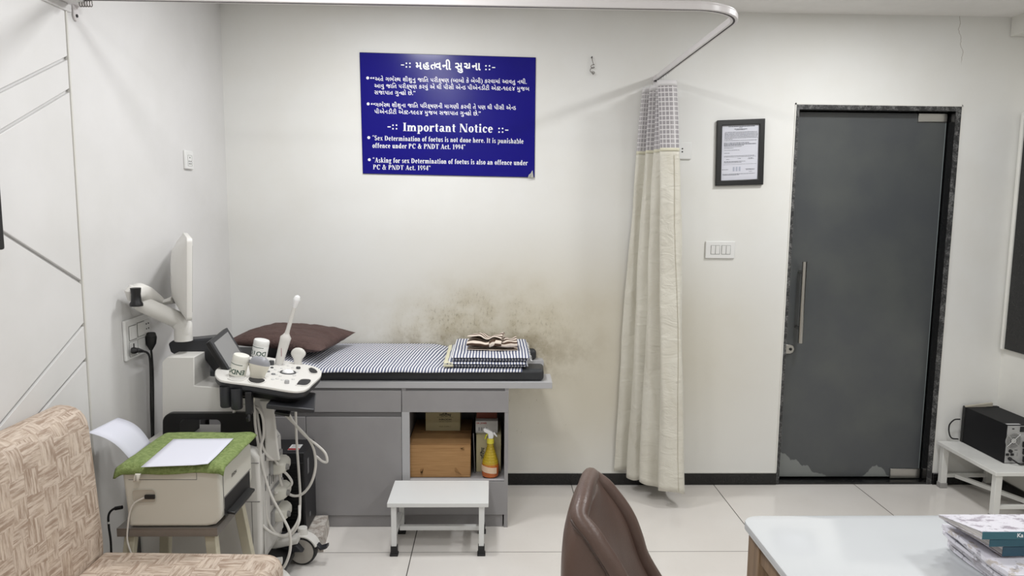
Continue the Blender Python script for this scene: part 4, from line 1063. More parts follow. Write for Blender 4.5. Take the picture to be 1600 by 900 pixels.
rec.prism([(x, QY0-.0006, z) for x, z in [(a, b) for a, b in rrect(.075, .045, .012, 4, qx0+.055, zb+.105)]], (0, .0012, 0))
rec = rec.build('socket_recess', mat('recess_cream', RGB(186, 180, 168), .5), pb_, smooth=0)
k = MB(); k.ring_prism([(a, QY0-.0008, b) for a, b in rrect(.078, .048, .013, 4, qx0+.055, zb+.105)], [(a, QY0-.0008, b) for a, b in rrect(.074, .044, .012, 4, qx0+.055, zb+.105)], (0, -.002, 0)); k.build('recess_rim', pm, pb_, smooth=0)
k = MB(); k.box(qx0+.008, qx1-.075, QY0-.0006, QY0+.001, zb+ph_-.040, zb+ph_-.0385); k.box(qx1-.0755, qx1-.074, QY0-.0006, QY0+.001, zb+ph_-.040, zb+ph_-.006); k.build('lid_seam', M['grey_groove'], pb_, smooth=0)
ins_ = MB(); ins_.prism([(x, QY0+.0, z) for x, z in ((qx1+.0006, zb+.045), (qx1+.0006, zb+.0995), (qx1+.0006, zb+.0995))], (0, 0, 0)) if 0 else None
op = MB(); op.box(qx1-.002, qx1+.0012, QY0+.03, QY1-.03, zb+.02, zb+.085); op = op.build('output_slot', M['black_plastic'], prn, smooth=0)
k = MB(); k.hexa([(qx1-.0, QY0+.05, zb+.022), (qx1+.025, QY0+.05, zb+.018), (qx1+.025, QY1-.05, zb+.018), (qx1, QY1-.05, zb+.022), (qx1, QY0+.05, zb+.032), (qx1+.025, QY0+.05, zb+.027), (qx1+.025, QY1-.05, zb+.027), (qx1, QY1-.05, zb+.032)]); k.build('output_tray', mat('tray_black', RGB(34, 34, 35), .4), op, bevel=.002)
k = MB(); k.box(qx1+.0002, qx1+.0016, QY0+.022, QY0+.0235, zb+.03, zb+ph_-.012); k.box(qx1+.0002, qx1+.0016, QY0+.022, QY1-.02, zb+.088, zb+.0895); k.build('front_seam', M['grey_groove'], pb_, smooth=0)
text_on(pb_, 'EPSON', (qx1+.0016, (QY0+QY1)/2-.03, zb+.135), (0, 1, 0), (0, 0, 1), .011, M['ink'], bold=.02)
# rear sheet feeder support is hidden by the paper standing in it
A1 = [(137, 676), (184, 652), (237, 690), (206, 725)]
pa_ = W(206, 722, y=-1.46); pb2 = W(236, 693, y=-1.28)
tl = W(137, 676, y=-1.52); tr_ = W(184, 652.5, y=-1.31)
def feed(a, b):
    l = pa_.lerp(tl, a); r_ = pb2.lerp(tr_, a); p = l.lerp(r_, b); bend = math.sin(PI*a)*.018
    return p+Vector((.5*bend, 0, bend))+Vector((0, 0, .006*math.sin(PI*b)*0))
k = MB().grid(feed, 14, 4); tag(k.build('paper_sheet', M['paper'], solid=.0006, smooth=80), 'curved blank white sheet sticking up from the back of the printer', 'paper', 'blank sheets at the printer')
# green towel over the lid
def m_green():
    k = NT('green_terry'); v = k.obj(); n1 = k.noise(v, 70, 4, .7); n2 = k.noise(v, 300, 2)
    k.base(k.mix(k.ramp(n1, .3, .7), RGB(110, 128, 72), RGB(142, 158, 100))); k.rough(1); k.bump(n1, .9, .006); return k.m
tz0 = zb+ph_+.0012
g0, g1, h0, h1 = qx0-.022, qx1+.012, QY0-.006, QY1+.015
def tow(a, b):
    x = g0+(g1-g0)*a; y = h0+(h1-h0)*b; z = tz0+.010+.0025*nz((x*14, y*14, 2), 1)
    dy = max(0, .05-b)/.05; dx = max(0, .06-a)/.06; dx2 = max(0, a-.95)/.05
    if dy: y -= .006*dy; z -= .026*dy**1.6*(1+.35*nz((x*9, 0, 3), 1))
    if dx: x -= .01*dx; z -= .016*dx**1.6
    if dx2: x += .004*dx2; z -= .010*dx2**1.6
    y -= .006*nz((x*8, 1, 6), 1)*(1-b)+.012*a*(1-b)*0
    return Vector((x, y, z))
k = MB().grid(tow, 60, 50)
gt = tag(k.build('towel', m_green(), solid=.008, smooth=80), 'green terry towel laid over the printer lid', 'towel')
k = MB(); wz_ = tz0-.012; k.grid(lambda a, b: Vector((g0+.055+.018*a+.008*(1-b), h0-.014-.004*math.sin(PI*b), wz_-.028*b)), 3, 6); ct = k.build('care_label', mat('care_label', RGB(226, 224, 214), .7), gt, solid=.0006)
text_on(ct, 'WASH', (g0+.066, h0-.0188, wz_-.014), (.05, 0, 1), (-1, 0, 0), .005, M['ink'])
# blank paper lying on the towel
pz = tz0+.0175
P4 = [W(220, 730, z=pz), W(325, 726, z=pz), W(365, 685, z=pz), W(271, 686, z=pz)]
k = MB().grid(lambda a, b: P4[0].lerp(P4[1], a).lerp(P4[3].lerp(P4[2], a), b)+Vector((0, 0, .003*max(0, a-.8)*5*max(0, .3-b)*3)), 10, 10)
tag(k.build('paper_sheet', M['paper'], solid=.0005, smooth=80), 'blank white sheet lying flat on the green towel', 'paper', 'blank sheets at the printer')
# printer cables
uc = thing('usb_cable', 'thin grey cable plugged into the side of the printer and hanging past the stool', 'cable', (qx0+.08, QY0-.005, zb+.1))
s0 = Vector((qx0+.088, QY0-.004, zb+.105))
MB().box(s0.x-.028, s0.x+.004, QY0-.010, QY0-.0022, s0.z-.007, s0.z+.007).build('plug', M['black_plastic'], uc, bevel=.002)
yy = QY0-.012
cord('cable_lead', [s0+Vector((-.028, -.005, -.001)), W(210, 786, y=yy), W(203, 800, y=yy), W(200, 820, y=yy), W(199, 845, y=yy), W(206, 868, y=yy), W(212, 892, y=yy)], .0028, uc, 'cable')
pc = thing('power_cable', 'black power cord leaving the back of the printer beside the left wall', 'cable', (qx0-.03, -1.5, zb+.06))
yy = -1.50
cord('cord', [W(190, 793, y=yy), W(178, 795, y=yy), W(170, 804, y=yy), W(170, 822, y=yy), W(173, 845, y=yy), W(174, 870, y=yy), W(175, 900, y=yy)], .0038, pc, 'black_cable')
MB().tube([W(191, 792.5, y=yy), W(180, 794.5, y=yy)], .0065, 10).build('plug', M['black_plastic'], pc)
MB().tube([W(170, 815, y=yy), W(170.2, 818, y=yy)], .0042, 10).build('cord_band', M['white_plastic'], pc)

# ------------------------------------------------------------------ curtain track and curtain
RZ0, RZ1, RY, RX = 2.195, 2.226, -1.40, .845
path = [Vector((XL+.004, RY, 0)), Vector((-.4, RY, 0)), Vector((RX-.19, RY, 0))]
for k in range(1, 12): a = R(-90+90*k/12); path.append(Vector((RX-.19+.19*math.cos(a), RY+.19+.19*math.sin(a), 0)))
path += [Vector((RX, RY+.19, 0)), Vector((RX, -.6, 0)), Vector((RX, -.003, 0))]
trk = thing('curtain_track', 'white metal curtain track bent round the couch below the ceiling', 'curtain track', (RX, RY, RZ0))
def sweep(prof, path):
    rings = []
    for i, p in enumerate(path):
        t = (path[min(i+1, len(path)-1)]-path[max(i-1, 0)]).normalized(); n = Vector((-t.y, t.x, 0))
        if 0 < i < len(path)-1:
            t1, t2 = (p-path[i-1]).normalized(), (path[i+1]-p).normalized(); c = math.cos(t1.angle(t2)/2)
        else: c = 1
        rings.append([p+n*(a/c)+Vector((0, 0, b)) for a, b in prof])
    return MB().loft(rings)
sweep([(-.013, RZ0+.004), (.013, RZ0+.004), (.013, RZ1-.008), (.009, RZ1-.005), (.009, RZ1), (-.009, RZ1), (-.009, RZ1-.005), (-.013, RZ1-.008)], path).build('rail', M['alu'], trk, bevel=.0015, seg=2)
for s_ in (-1, 1): sweep([(s_*.013-.0035, RZ0), (s_*.013+.0005, RZ0), (s_*.013+.0005, RZ0+.0045), (s_*.013-.0035, RZ0+.0045)] if 0 else [(-.0035, RZ0+.0035), (.0035, RZ0+.0035), (.0035, RZ0+.0045), (-.0035, RZ0+.0045)], path).build('rail_slot', mat('slot_dark', RGB(48, 40, 42), .6), trk, smooth=0) if s_ < 0 else None
k = MB(); by = W(116, 12, x=XL).y
k.box(XL+.0005, XL+.05, by-.016, by+.016, RZ0+.004, RZ1); k.prism([(XL+.0005, by+a, b) for a, b in ((-.016, RZ0+.006), (-.016, RZ0-.03), (-.010, RZ0-.042), (0, RZ0-.046), (.010, RZ0-.042), (.016, RZ0-.03), (.016, RZ0+.006))], (.006, 0, 0))
k = k.build('wall_bracket', M['alu'], trk, bevel=.002); MB().cyl((XL+.0066, by, RZ0-.028), (XL+.009, by, RZ0-.028), .0055, seg=12).build('screw', M['ink'], k)
k = MB(); k.box(RX-.016, RX+.016, -.045, -.0005, RZ0+.004, RZ1-.002); k.prism([(RX+a, -.0005, b) for a, b in ((-.016, RZ0+.01), (-.012, RZ0-.03), (0, RZ0-.04), (.012, RZ0-.03), (.016, RZ0+.01))], (0, -.005, 0)); k.build('wall_bracket', M['alu'], trk, bevel=.002)
proto = None
for i in range(5):
    c = W(126+4.0*i, 4.5, y=RY)
    if proto is None:
        k = MB(); k.tube([c+Vector((.0035*math.sin(.6*j)*.4+.001*j*0, .006*math.cos(2*PI*j/14), .010*math.sin(2*PI*j/14)-.002)) for j in range(15)], .0014, 6, caps=False)
        proto = k.build('curtain_glider', mat('glider_grey', RGB(96, 92, 86), .5)); o = proto; base = c
    else:
        o = proto.copy(); COL.objects.link(o); o.location = c-base
    tag(o, 'small grey curtain glider ring hanging from the track near the left wall', 'glider', 'curtain gliders by the left wall')

def m_cream_curtain():
    k = NT('cream_curtain_cloth'); v = k.uv(); x, y, z = k.xyz(v)[:3]
    n = k.noise(v, 3, 4); w_ = k.n('ShaderNodeTexWave', wave_type='BANDS'); 
    k.put(w_.inputs['Vector'], v); w_.inputs['Scale'].default_value = 1.2; w_.inputs['Distortion'].default_value = 14; w_.inputs['Detail'].default_value = 1
    c = k.mix(k.ramp(n, .3, .7), RGB(219, 216, 204), RGB(211, 207, 194))
    k.base(k.mix(k.math('MULTIPLY', k.ramp(w_.outputs['Fac'], .94, 1), .2), c, RGB(200, 194, 176))); k.rough(.45)
    k.b.inputs['Sheen Weight'].default_value = .2
    k.bump(k.noise(k.scale(v, (1, 1.8, 1)), 8, 4, .6, .8), .6, .014); return k.m
def m_net():
    k = NT('white_check_net'); v = k.uv(); x, y, z = k.xyz(v)[:3]
    def ln(c, p, w_): 
        m = k.math('FRACT', k.math('DIVIDE', k.math('ADD', c, 10), p)); return k.ramp(k.math('MINIMUM', m, k.math('SUBTRACT', 1, m)), w_+.04, w_)
    g_ = k.math('MAXIMUM', ln(x, .020, .09), ln(y, .0225, .09))
    k.base(k.mix(g_, RGB(172, 168, 171), RGB(222, 219, 220))); k.rough(.8)
    k.put(k.b.inputs['Alpha'], k.mixf(g_, .72, .97)); return k.m
# plan of the folds at hem and at the track: flat panels stepping towards the room
HEM = [(.690, -.022), (.722, -.034), (.762, -.030), (.772, -.055), (.748, -.090), (.770, -.128), (.812, -.130), (.824, -.150), (.792, -.190), (.812, -.226), (.862, -.232), (.888, -.240), (.896, -.262), (.864, -.300), (.880, -.332), (.930, -.342), (.958, -.336), (.966, -.300), (.950, -.200), (.958, -.110), (.985, -.050)]
TOP = [(.775, -.018), (.785, -.028), (.815, -.026), (.826, -.040), (.805, -.062), (.80, -.090), (.845, -.100), (.860, -.115), (.825, -.135), (.815, -.160), (.850, -.178), (.880, -.182), (.882, -.20), (.83, -.215), (.800, -.240), (.850, -.262), (.888, -.258), (.900, -.220), (.915, -.150), (.935, -.090), (.945, -.030)]
hem = catmull([Vector((.845+(a-.845)*1.10+(.010 if a > .9 else 0), b, 0)) for a, b in HEM], 9); topc = catmull([Vector((a, b, 0)) for a, b in TOP], 9)
def arc(P):
    s = [0]
    for a, b in zip(P, P[1:]): s.append(s[-1]+(b-a).length)
    return s
sa = arc(hem); NP = len(hem)
ZT, ZM = 2.165, 1.832
def cur(i, z):
    t = (ZT-z)/(ZT-.085); e = t**.78
    p = topc[i].lerp(hem[i], e)
    wv = .004*nz((p.x*20, z*5, i*.07), 1)*min(1, t*4)
    return Vector((p.x+wv+.004*math.sin(z*5+i*.3)*min(1, t*3), min(-.006, p.y+wv), z))
def drape(z0f, z1, rows):
    k = MB(); L = k.bm.loops.layers.uv.verify(); k.keepuv = True
    V = [[k.bm.verts.new(cur(i, z0f(i)+(z1-z0f(i))*j/rows)) for j in range(rows+1)] for i in range(NP)]
    for i in range(NP-1):
        for j in range(rows):
            f = k.bm.faces.new((V[i][j], V[i+1][j], V[i+1][j+1], V[i][j+1]))
            for l, (a, b) in zip(f.loops, ((i, j), (i+1, j), (i+1, j+1), (i, j+1))): l[L].uv = (sa[a], V[a][b].co.z)
    return k
ct = thing('curtain', 'cream cubicle curtain with a grey net top, bunched at the wall end of the track', 'curtain', (.845, -.17, .09))
drape(lambda i: .085+.012*math.sin(i*.11), ZM-.004, 60).build('cloth', m_cream_curtain(), ct, solid=.0016, smooth=70)
drape(lambda i: ZM, ZT, 16).build('net_header', m_net(), ct, smooth=70)
hb = MB(); L = None
V = [[hb.bm.verts.new(cur(i, z)+Vector((0, -.0016, 0))) for z in (ZM-.012, ZM+.004)] for i in range(NP)]
for i in range(NP-1): hb.bm.faces.new((V[i][0], V[i+1][0], V[i+1][1], V[i][1]))
hb.build('net_seam', mat('seam_cream', RGB(216, 212, 190), .7), ct, solid=.001)
st_ = MB(); i0 = int(NP*15.2/20)
pts = [cur(i0, .10+.01*j*17)+Vector((.0, -.0022, 0)) for j in range(11)]
st_.tube(pts, .0009, 5); st_.build('hem_stitch', mat('stitch', RGB(176, 168, 146), .8), ct)
tp_ = MB(); V = [[tp_.bm.verts.new(cur(i, z)+Vector((0, -.0012, 0))) for z in (ZT-.028, ZT)] for i in range(NP)]
for i in range(NP-1): tp_.bm.faces.new((V[i][0], V[i+1][0], V[i+1][1], V[i][1]))
tp_.build('heading_tape', mat('tape_white', RGB(222, 220, 220), .7), ct, solid=.001)
for i in range(9):
    y_ = -.03-.027*i; k = MB(); k.tube([(RX, y_, RZ0+.002), (RX+.004*(-1)**i, y_-.002, RZ0-.012), (RX-.003, y_, RZ0-.03), (RX+.002, y_, ZT-.014)], .0015, 6); k.build('glider_hook', M['white_plastic'], ct)

# ------------------------------------------------------------------ notice board with its lettering
def m_blue():
    k = NT('glossy_blue_board'); v = k.obj()
    k.base(k.mix(k.noise(v, 3, 3), RGB(20, 16, 118), RGB(25, 21, 130))); k.rough(.2); k.b.inputs['Specular IOR Level'].default_value = .22; return k.m
nb = thing('notice_board', 'dark blue notice board with white Gujarati and English lettering on the back wall', 'notice board', (-.24, 0, 2.0))
qd = [W(562, 82, y=-.006), W(837, 90, y=-.006), W(835, 277, y=-.006), W(567, 271, y=-.006)]
k = MB(); k.prism(qd, (0, .0055, 0)); nbp = k.build('board', m_blue(), nb, bevel=.001, seg=1)
k = MB(); k.tube([p+Vector((0, .001, 0)) for p in qd+[qd[0]]], .0016, 6); k.build('board_edge', mat('board_edge_dark', RGB(20, 18, 60), .4), nb)
cf = qd[2]+Vector((-.004, -.001, 0)); k = MB(); k.grid(lambda a, b: cf+Vector((-.030+.030*a-.006*b, -.004-.012*math.sin(PI*a)*b, -.004+.040*b*a+.006*nz((a*4, b*4, 1), 1))), 6, 6); k.build('curled_corner', mat('peeled_film', RGB(196, 196, 190), .5), nb, solid=.0005)
def bl(u0, v0, u1, v1):
    return W(u0, v0, y=-.0064), W(u1, v1, y=-.0064)
def place_line(k, u0, u1, v0, v1, h, ascent=1.0, vcenter=None):
    """fit lettering mesh k so that it runs between the two baseline points"""
    a, b, c, d = bounds(k); p0, p1 = bl(u0, v0, u1, v1); x = (p1-p0); Lx = x.length; x.normalize()
    up = Vector((0, -1, 0)).cross(x)*-1
    if up.z < 0: up = -up
    sx = Lx/(b-a)
    for v in k.bm.verts:
        q = v.co.copy(); v.co = p0+x*((q.x-a)*sx)+up*(q.y*h)
    return k
def gu(tokens, bold=.009, half_w=.13):
    """lay out Gujarati clusters; '~' half form, '^' reph hook, '/' subscript ra stroke"""
    out = MB(); x = 0
    for t in tokens:
        if t == ' ': x += .30; continue
        half = t.endswith('~'); reph = t.startswith('^'); ra = '/' in t
        k = glyphs(t.strip('~^').replace('/', ''), 1, bold); a, b, c, d = bounds(k)
        if half:
            g = bmesh.ops.bisect_plane(k.bm, geom=k.bm.verts[:]+k.bm.edges[:]+k.bm.faces[:], plane_co=(b-half_w, 0, 0), plane_no=(1, 0, 0), clear_outer=True)
            b -= half_w
        if ra: k.poly([(b-.12, .22, 0), (b-.06, .18, 0), (b-.36, .0, 0), (b-.40, .05, 0)])
        if reph:
            for i in range(8):
                a0, a1 = R(-60+240*i/8), R(-60+240*(i+1)/8); r1, r0 = .13, .06
                k.poly([(b-.10+r1*math.cos(a0), .74+r1*math.sin(a0), 0), (b-.10+r1*math.cos(a1), .74+r1*math.sin(a1), 0), (b-.10+r0*math.cos(a1), .74+r0*math.sin(a1), 0), (b-.10+r0*math.cos(a0), .74+r0*math.sin(a0), 0)])
        bmesh.ops.translate(k.bm, vec=(x-min(a, a), 0, 0), verts=k.bm.verts)
        out.add(k); x += (b-a)+(0 if half else .075)
    return out
WI = M['white_ink']
def put_line(k, name='lettering'):
    return k.build(name, WI, nb, smooth=0, recalc=False)
T1 = ['મ', 'હ', 'ત~', 'વ', 'ની', ' ', 'સુ', 'ચ', 'ના']
L1 = ['અ', 'ત/ે', ' ', 'ગ', '^ભ', 'સ~', 'થ', ' ', 'શી', 'શુ', 'નુ', ' ', 'જા', 'િત', ' ', 'પ', 'રી', 'ક્ષ', 'ણ', ' ', '(', 'બા', 'બો', ' ', 'કે', ' ', 'બે', 'બી', ')', ' ', 'ક', 'ર', 'વા', 'માં', ' ', 'આ', 'વ', 'તુ', ' ', 'ન', 'થી', '.']
L2 = ['આ', 'વુ', ' ', 'જા', 'િત', ' ', 'પ', 'રી', 'ક્ષ', 'ણ', ' ', 'ક', 'ર', 'વું', ' ', 'એ', ' ', 'ઘી', ' ', 'પી', 'સી', ' ', 'એ', 'ન~', 'ડ', ' ', 'પી', 'એ', 'ન', 'ડી', 'ટી', ' ', 'એ', 'ક~', 'ટ', '-', '૧', '૯', '૯', '૪', ' ', 'મુ', 'જ', 'બ']
L3 = ['સ', 'જા', 'પા', 'ત/', ' ', 'ગુ', 'ન~', 'હો', ' ', 'છે', '.', '”']
L4 = ['ગ', '^ભ', 'સ~', 'થ', ' ', 'શી', 'શુ', 'ના', ' ', 'જા', 'િત', ' ', 'પ', 'િર', 'ક્ષ', 'ણ', 'ની', ' ', 'મા', 'ગ', 'ણી', ' ', 'ક', 'ર', 'વી', ' ', 'તે', ' ', 'પ', 'ણ', ' ', 'ઘી', ' ', 'પી', 'સી', ' ', 'એ', 'ન~', 'ડ']
L5 = ['પી', 'એ', 'ન', 'ડી', 'ટી', ' ', 'એ', 'ક~', 'ટ', '-', '૧', '૯', '૯', '૪', ' ', 'મુ', 'જ', 'બ', ' ', 'સ', 'જા', 'પા', 'ત/', ' ', 'ગુ', 'ન~', 'હો', ' ', 'છે', '.', '”']
put_line(place_line(gu(T1, .03), 649.5, 751, 108, 109.5, .056))
put_line(place_line(gu(L1), 586, 823, 126.3, 131.0, .030))
put_line(place_line(gu(L2), 585, 827, 137.0, 141.8, .030))
put_line(place_line(gu(L3), 585, 649, 147.3, 148.5, .030))
put_line(place_line(gu(L4), 586, 806, 166.6, 171.6, .030))
put_line(place_line(gu(L5), 585, 751, 177.2, 180.5, .030))
for u, v in ((578.5, 122.3), (579.5, 126.3-.0)): pass
def quote(u, v):
    k = glyphs('“', 1, .02); return put_line(place_line(k, u, u+6.5, v, v+.1, .03))
quote(578.5, 127); quote(579.5, 167.5)
def serif_line(s, u0, u1, v0, v1, cap_px):
    h = cap_px/CAM_F*CAM_D*1.0
    k = serif(s, 1.0); return put_line(place_line(k, u0, u1, v0, v1, h))
serif_line('Important Notice', 630, 770, 204.7, 207.3, 12.5)
serif_line('“Sex Determination of foetus is not done here. It is punishable', 582, 818, 219.2, 224.5, 7.3)
serif_line('offence under PC & PNDT Act. 1994”', 582, 727, 231.0, 233.5, 7.3)
serif_line('“Asking for sex Determination of foetus is also an offence under', 582.5, 824.5, 253.8, 258.2, 7.3)
serif_line('PC & PNDT Act. 1994”', 583, 672.5, 264.6, 266.4, 7.3)
def bullet(u, v, r):
    c = W(u, v, y=-.0064); k = MB(); k.poly([c+Vector((r*math.cos(2*PI*j/20), 0, r*math.sin(2*PI*j/20))) for j in range(20)]); k.build('bullet', WI, nb, smooth=0)
for u, v in ((574.5, 121.8), (575.3, 162.3), (576.2, 215), (577, 249.5)): bullet(u, v, .0075)
def flank(u, v, left, gap=1.0):
    """the '-::' marks at either side of a heading"""
    k = MB(); s_ = 1 if left else -1
    def sq(u0, v0, r):
        c = W(u0, v0, y=-.0064); k.poly([c+Vector((r*math.cos(2*PI*j/12), 0, r*math.sin(2*PI*j/12))) for j in range(12)])
    a, b = W(u, v-.8, y=-.0064), W(u+5, v+.8, y=-.0064); k.poly([(a.x, a.y, a.z), (b.x, a.y, a.z), (b.x, a.y, b.z), (a.x, a.y, b.z)])
    for d in ((8.5, 14) if left else (-4, -9.5)):
        for dv in (-2.6, 3.0): sq(u+d, v+dv, .0042)
    k.build('heading_mark', WI, nb, smooth=0)
flank(626.5, 101.5, True); flank(768.8, 105.5, False); flank(605.5, 198.2, True); flank(789.3, 203.3, False)

# ------------------------------------------------------------------ framed certificate, hook, sockets and switches
fc = thing('framed_certificate', 'black framed printed certificate hanging slightly askew beside the glass door', 'picture frame', (1.31, 0, 1.84))
fq = [W(1121, 188, y=-.02), W(1196, 185, y=-.02), W(1193, 288.5, y=-.02), W(1118.5, 290.5, y=-.02)]
iq = [W(1129, 196, y=-.02), W(1187.5, 194, y=-.02), W(1185, 279.5, y=-.02), W(1127, 282, y=-.02)]
MB().ring_prism(fq, iq, (0, .019, 0)).build('frame', mat('black_frame', RGB(28, 28, 29), .35), fc, bevel=.003)
k = MB(); pq = [p+Vector((0, .012, 0)) for p in iq]; k.prism([p+(p-sum(pq, Vector())/4)*.01 for p in pq], (0, .002, 0)); ppr = k.build('certificate', mat('certificate_paper', RGB(214, 215, 224), .5), fc, smooth=0)
def cp_(a, b): return pq[0].lerp(pq[1], a).lerp(pq[3].lerp(pq[2], a), b)+Vector((0, -.0006, 0))
gi = mat('print_grey_ink', RGB(96, 98, 106), .7)
rnd = random.Random(4)
def print_line(a0, a1, b, h):
    k = MB(); a = a0
    while a < a1:
        w_ = rnd.uniform(.012, .05); e = min(a+w_, a1)
        k.poly([cp_(a, b), cp_(e, b), cp_(e, b+h), cp_(a, b+h)]); a = e+rnd.uniform(.006, .014)
    return k
lines_ = [(.18, .88, .018, .012), (.47, .55, .04, .008), (.34, .68, .066, .012), (.38, .62, .082, .008)]
lines_ += [(.09 if i == 0 else .08, .97 if i % 4 else .95, .12+.0215*i, .009) for i in range(6)]+[(.08, .30, .25, .009)]
lines_ += [(.08, .95, .275, .008), (.07, .75, .315, .012), (.07, .93, .338, .014), (.07, .6, .36, .012), (.08, .55, .385, .008), (.08, .32, .41, .010), (.08, .5, .45, .007), (.08, .22, .50, .008), (.08, .9, .555, .008), (.08, .95, .575, .005), (.14, .22, .615, .008), (.45, .53, .605, .008), (.74, .86, .60, .008), (.72, .88, .615, .008), (.08, .65, .655, .010), (.08, .55, .675, .008), (.07, .95, .71, .004), (.03, .2, .80, .009), (.66, .92, .80, .008), (.68, .9, .815, .008), (.75, .84, .85, .008), (.05, .92, .885, .008), (.05, .5, .90, .01)]
k = MB()
for l_ in lines_: k.add(print_line(*l_))
k.build('printed_text', gi, ppr, smooth=0, recalc=False)
k = MB()
for a in (.32, .40, .48): k.poly([cp_(a, .76), cp_(a+.05, .76), cp_(a+.05, .84), cp_(a, .84)])
k.build('stamp', mat('stamp_grey', RGB(178, 182, 196), .7), ppr, smooth=0, recalc=False)
hk = thing('wall_hook', 'small nail with a curl of wire on the back wall left of the curtain', 'hook', (.508, 0, 2.3))
n0 = W(924.5, 90, y=-.002)
MB().tube([n0+Vector((0, .0015, 0)), n0+Vector((0, -.012, .001))], .0032, 8).build('nail', M['ink'], hk)
wire = [W(u, v, y=-.012-.004*math.sin(i*1.7)) for i, (u, v) in enumerate([(924.8, 91), (926, 96), (927.3, 100), (928.5, 101.3), (925, 101.6), (923.5, 104), (925, 106.5), (928, 106), (928.5, 104.8), (926, 105), (923.5, 107), (922, 110), (923, 112.3), (926, 112), (928.5, 112.5), (928.3, 115), (925.5, 115), (925, 113.6), (927, 114), (926.5, 117)])]
MB().tube(catmull(wire, 5), .0014, 6).build('wire', mat('rusty_wire', RGB(92, 82, 72), .5, .6), hk)

wp = M['white_plastic']; seam = mat('plate_gap', RGB(150, 150, 148), .6)
def plate(name, label, cat, u0, v0, u1, v1, **kw):
    a, b = W(u0, v0, y=-.006), W(u1, v1, y=-.006); t = thing(name, label, cat, ((a.x+b.x)/2, 0, (a.z+b.z)/2))
    k = MB(); k.box(a.x, b.x, -.011, -.0005, b.z, a.z); p = k.build('cover_plate', wp, t, bevel=.004, seg=3); return t, a, b
sw, a, b = plate('light_switch', 'white switch plate with two pairs of rockers below the framed certificate', 'switch', 1102.5, 376.5, 1147.5, 404)
w_, h_ = b.x-a.x, a.z-b.z
for cx in (.33, .69):
    MB().box(a.x+w_*(cx-.155), a.x+w_*(cx+.155), -.0122, -.0112, b.z+h_*.24, b.z+h_*.76).build('module', seam, sw, smooth=0)
    for s_ in (-1, 1):
        x0 = a.x+w_*(cx+s_*.075); k = MB(); k.hexa([(x0-.0105, -.0122, b.z+h_*.26), (x0+.0105, -.0122, b.z+h_*.26), (x0+.0105, -.011, b.z+h_*.26), (x0-.0105, -.011, b.z+h_*.26), (x0-.0105, -.016, b.z+h_*.74), (x0+.0105, -.016, b.z+h_*.74), (x0+.0105, -.011, b.z+h_*.74), (x0-.0105, -.011, b.z+h_*.74)])
        k.build('rocker', wp, sw, bevel=.0015)
sk, a, b = plate('wall_socket', 'white socket plate half hidden behind the curtain', 'socket', 1058, 222, 1080, 249)
for dz in (.010, -.006):
    MB().cyl((a.x+.028, -.0112, (a.z+b.z)/2+dz), (a.x+.028, -.0122, (a.z+b.z)/2+dz), .004, seg=12).build('socket_hole', M['ink'], sk)
def lplate(u0, v0, u1, v1):
    a, b = W(u0, v0, x=XL+.011), W(u1, v1, x=XL+.011); return a, b
a, b = lplate(289.5, 234.5, 303, 265)
s1 = thing('wall_socket', 'small white socket on the left wall above the monitor', 'socket', (XL, (a.y+b.y)/2, (a.z+b.z)/2))
MB().box(XL+.0005, XL+.011, a.y, b.y, b.z, a.z).build('cover_plate', wp, s1, bevel=.003, seg=3)
cy, cz = (a.y+b.y)/2+.003, (a.z+b.z)/2-.003
k = MB(); k.ring_prism([(XL+.0112, cy+p, cz+q) for p, q in rrect(.046, .050, .004, 2)], [(XL+.0112, cy+p, cz+q) for p, q in rrect(.0445, .0485, .004, 2)], (.0008, 0, 0)); k.build('module', seam, s1, smooth=0)
for dy, dz in ((0, .014), (-.009, -.003), (.009, -.003), (-.008, -.014), (.008, -.014)):
    MB().cyl((XL+.0112, cy+dy, cz+dz), (XL+.0122, cy+dy, cz+dz), .003, seg=10).build('socket_hole', M['ink'], s1)
PA, PB = W(195, 503, x=XL+.013), W(237, 559, x=XL+.013)
y0, y1, z0, z1 = PA.y, PB.y, W(197, 566, x=XL+.013).z, W(195, 502, x=XL+.013).z
sp_ = thing('switch_panel', 'large white switch and socket panel on the left wall behind the monitor arm', 'switch panel', (XL, (y0+y1)/2, (z0+z1)/2))
MB().box(XL+.0005, XL+.013, y0, y1, z0, z1).build('cover_plate', wp, sp_, bevel=.005, seg=3)
def pan(fy, fz, wy, wz, name, m, d=.002, par=sp_, bev=.0015):
    cy = y0+(y1-y0)*fy; cz = z1-(z1-z0)*fz
    k = MB(); k.box(XL+.0132, XL+.0132+d, cy-wy/2, cy+wy/2, cz-wz/2, cz+wz/2); return k.build(name, m, par, bevel=bev), cy, cz
for fy, fz in ((.27, .34), (.60, .32), (.27, .74), (.60, .74)):
    pan(fy, fz, .058, .058, 'module', seam, .0006, bev=0)
pan(.27, .34, .052, .052, 'rocker', wp, .004); pan(.60, .32, .052, .052, 'rocker', wp, .004)
_, cy, cz = pan(.27, .74, .054, .054, 'socket_face', wp, .002); _, c2y, c2z = pan(.60, .74, .054, .054, 'socket_face', wp, .002); _, c3y, c3z = pan(.86, .30, .045, .054, 'socket_face', wp, .002)
MB().box(XL+.0154, XL+.0160, cy-.004, cy+.004, cz+.004, cz+.020).build('socket_mark', M['ink'], sp_, smooth=0)
for dy in (-.009, .009):
    for dz in (-.010, .010): MB().cyl((XL+.0154, c3y+dy, c3z+dz), (XL+.0164, c3y+dy, c3z+dz), .0032, seg=10).build('socket_hole', M['ink'], sp_)
def plug_cord(name, label, up_pts, plug, pr):
    t = thing(name, label, 'plug', plug[0]); MB().tube(plug, pr, 14, sq=.7).build('plug', M['black_plastic'], t)
    MB().tube(catmull(up_pts, 6), .0042, 8).build('cord', M['black_cable'], t)
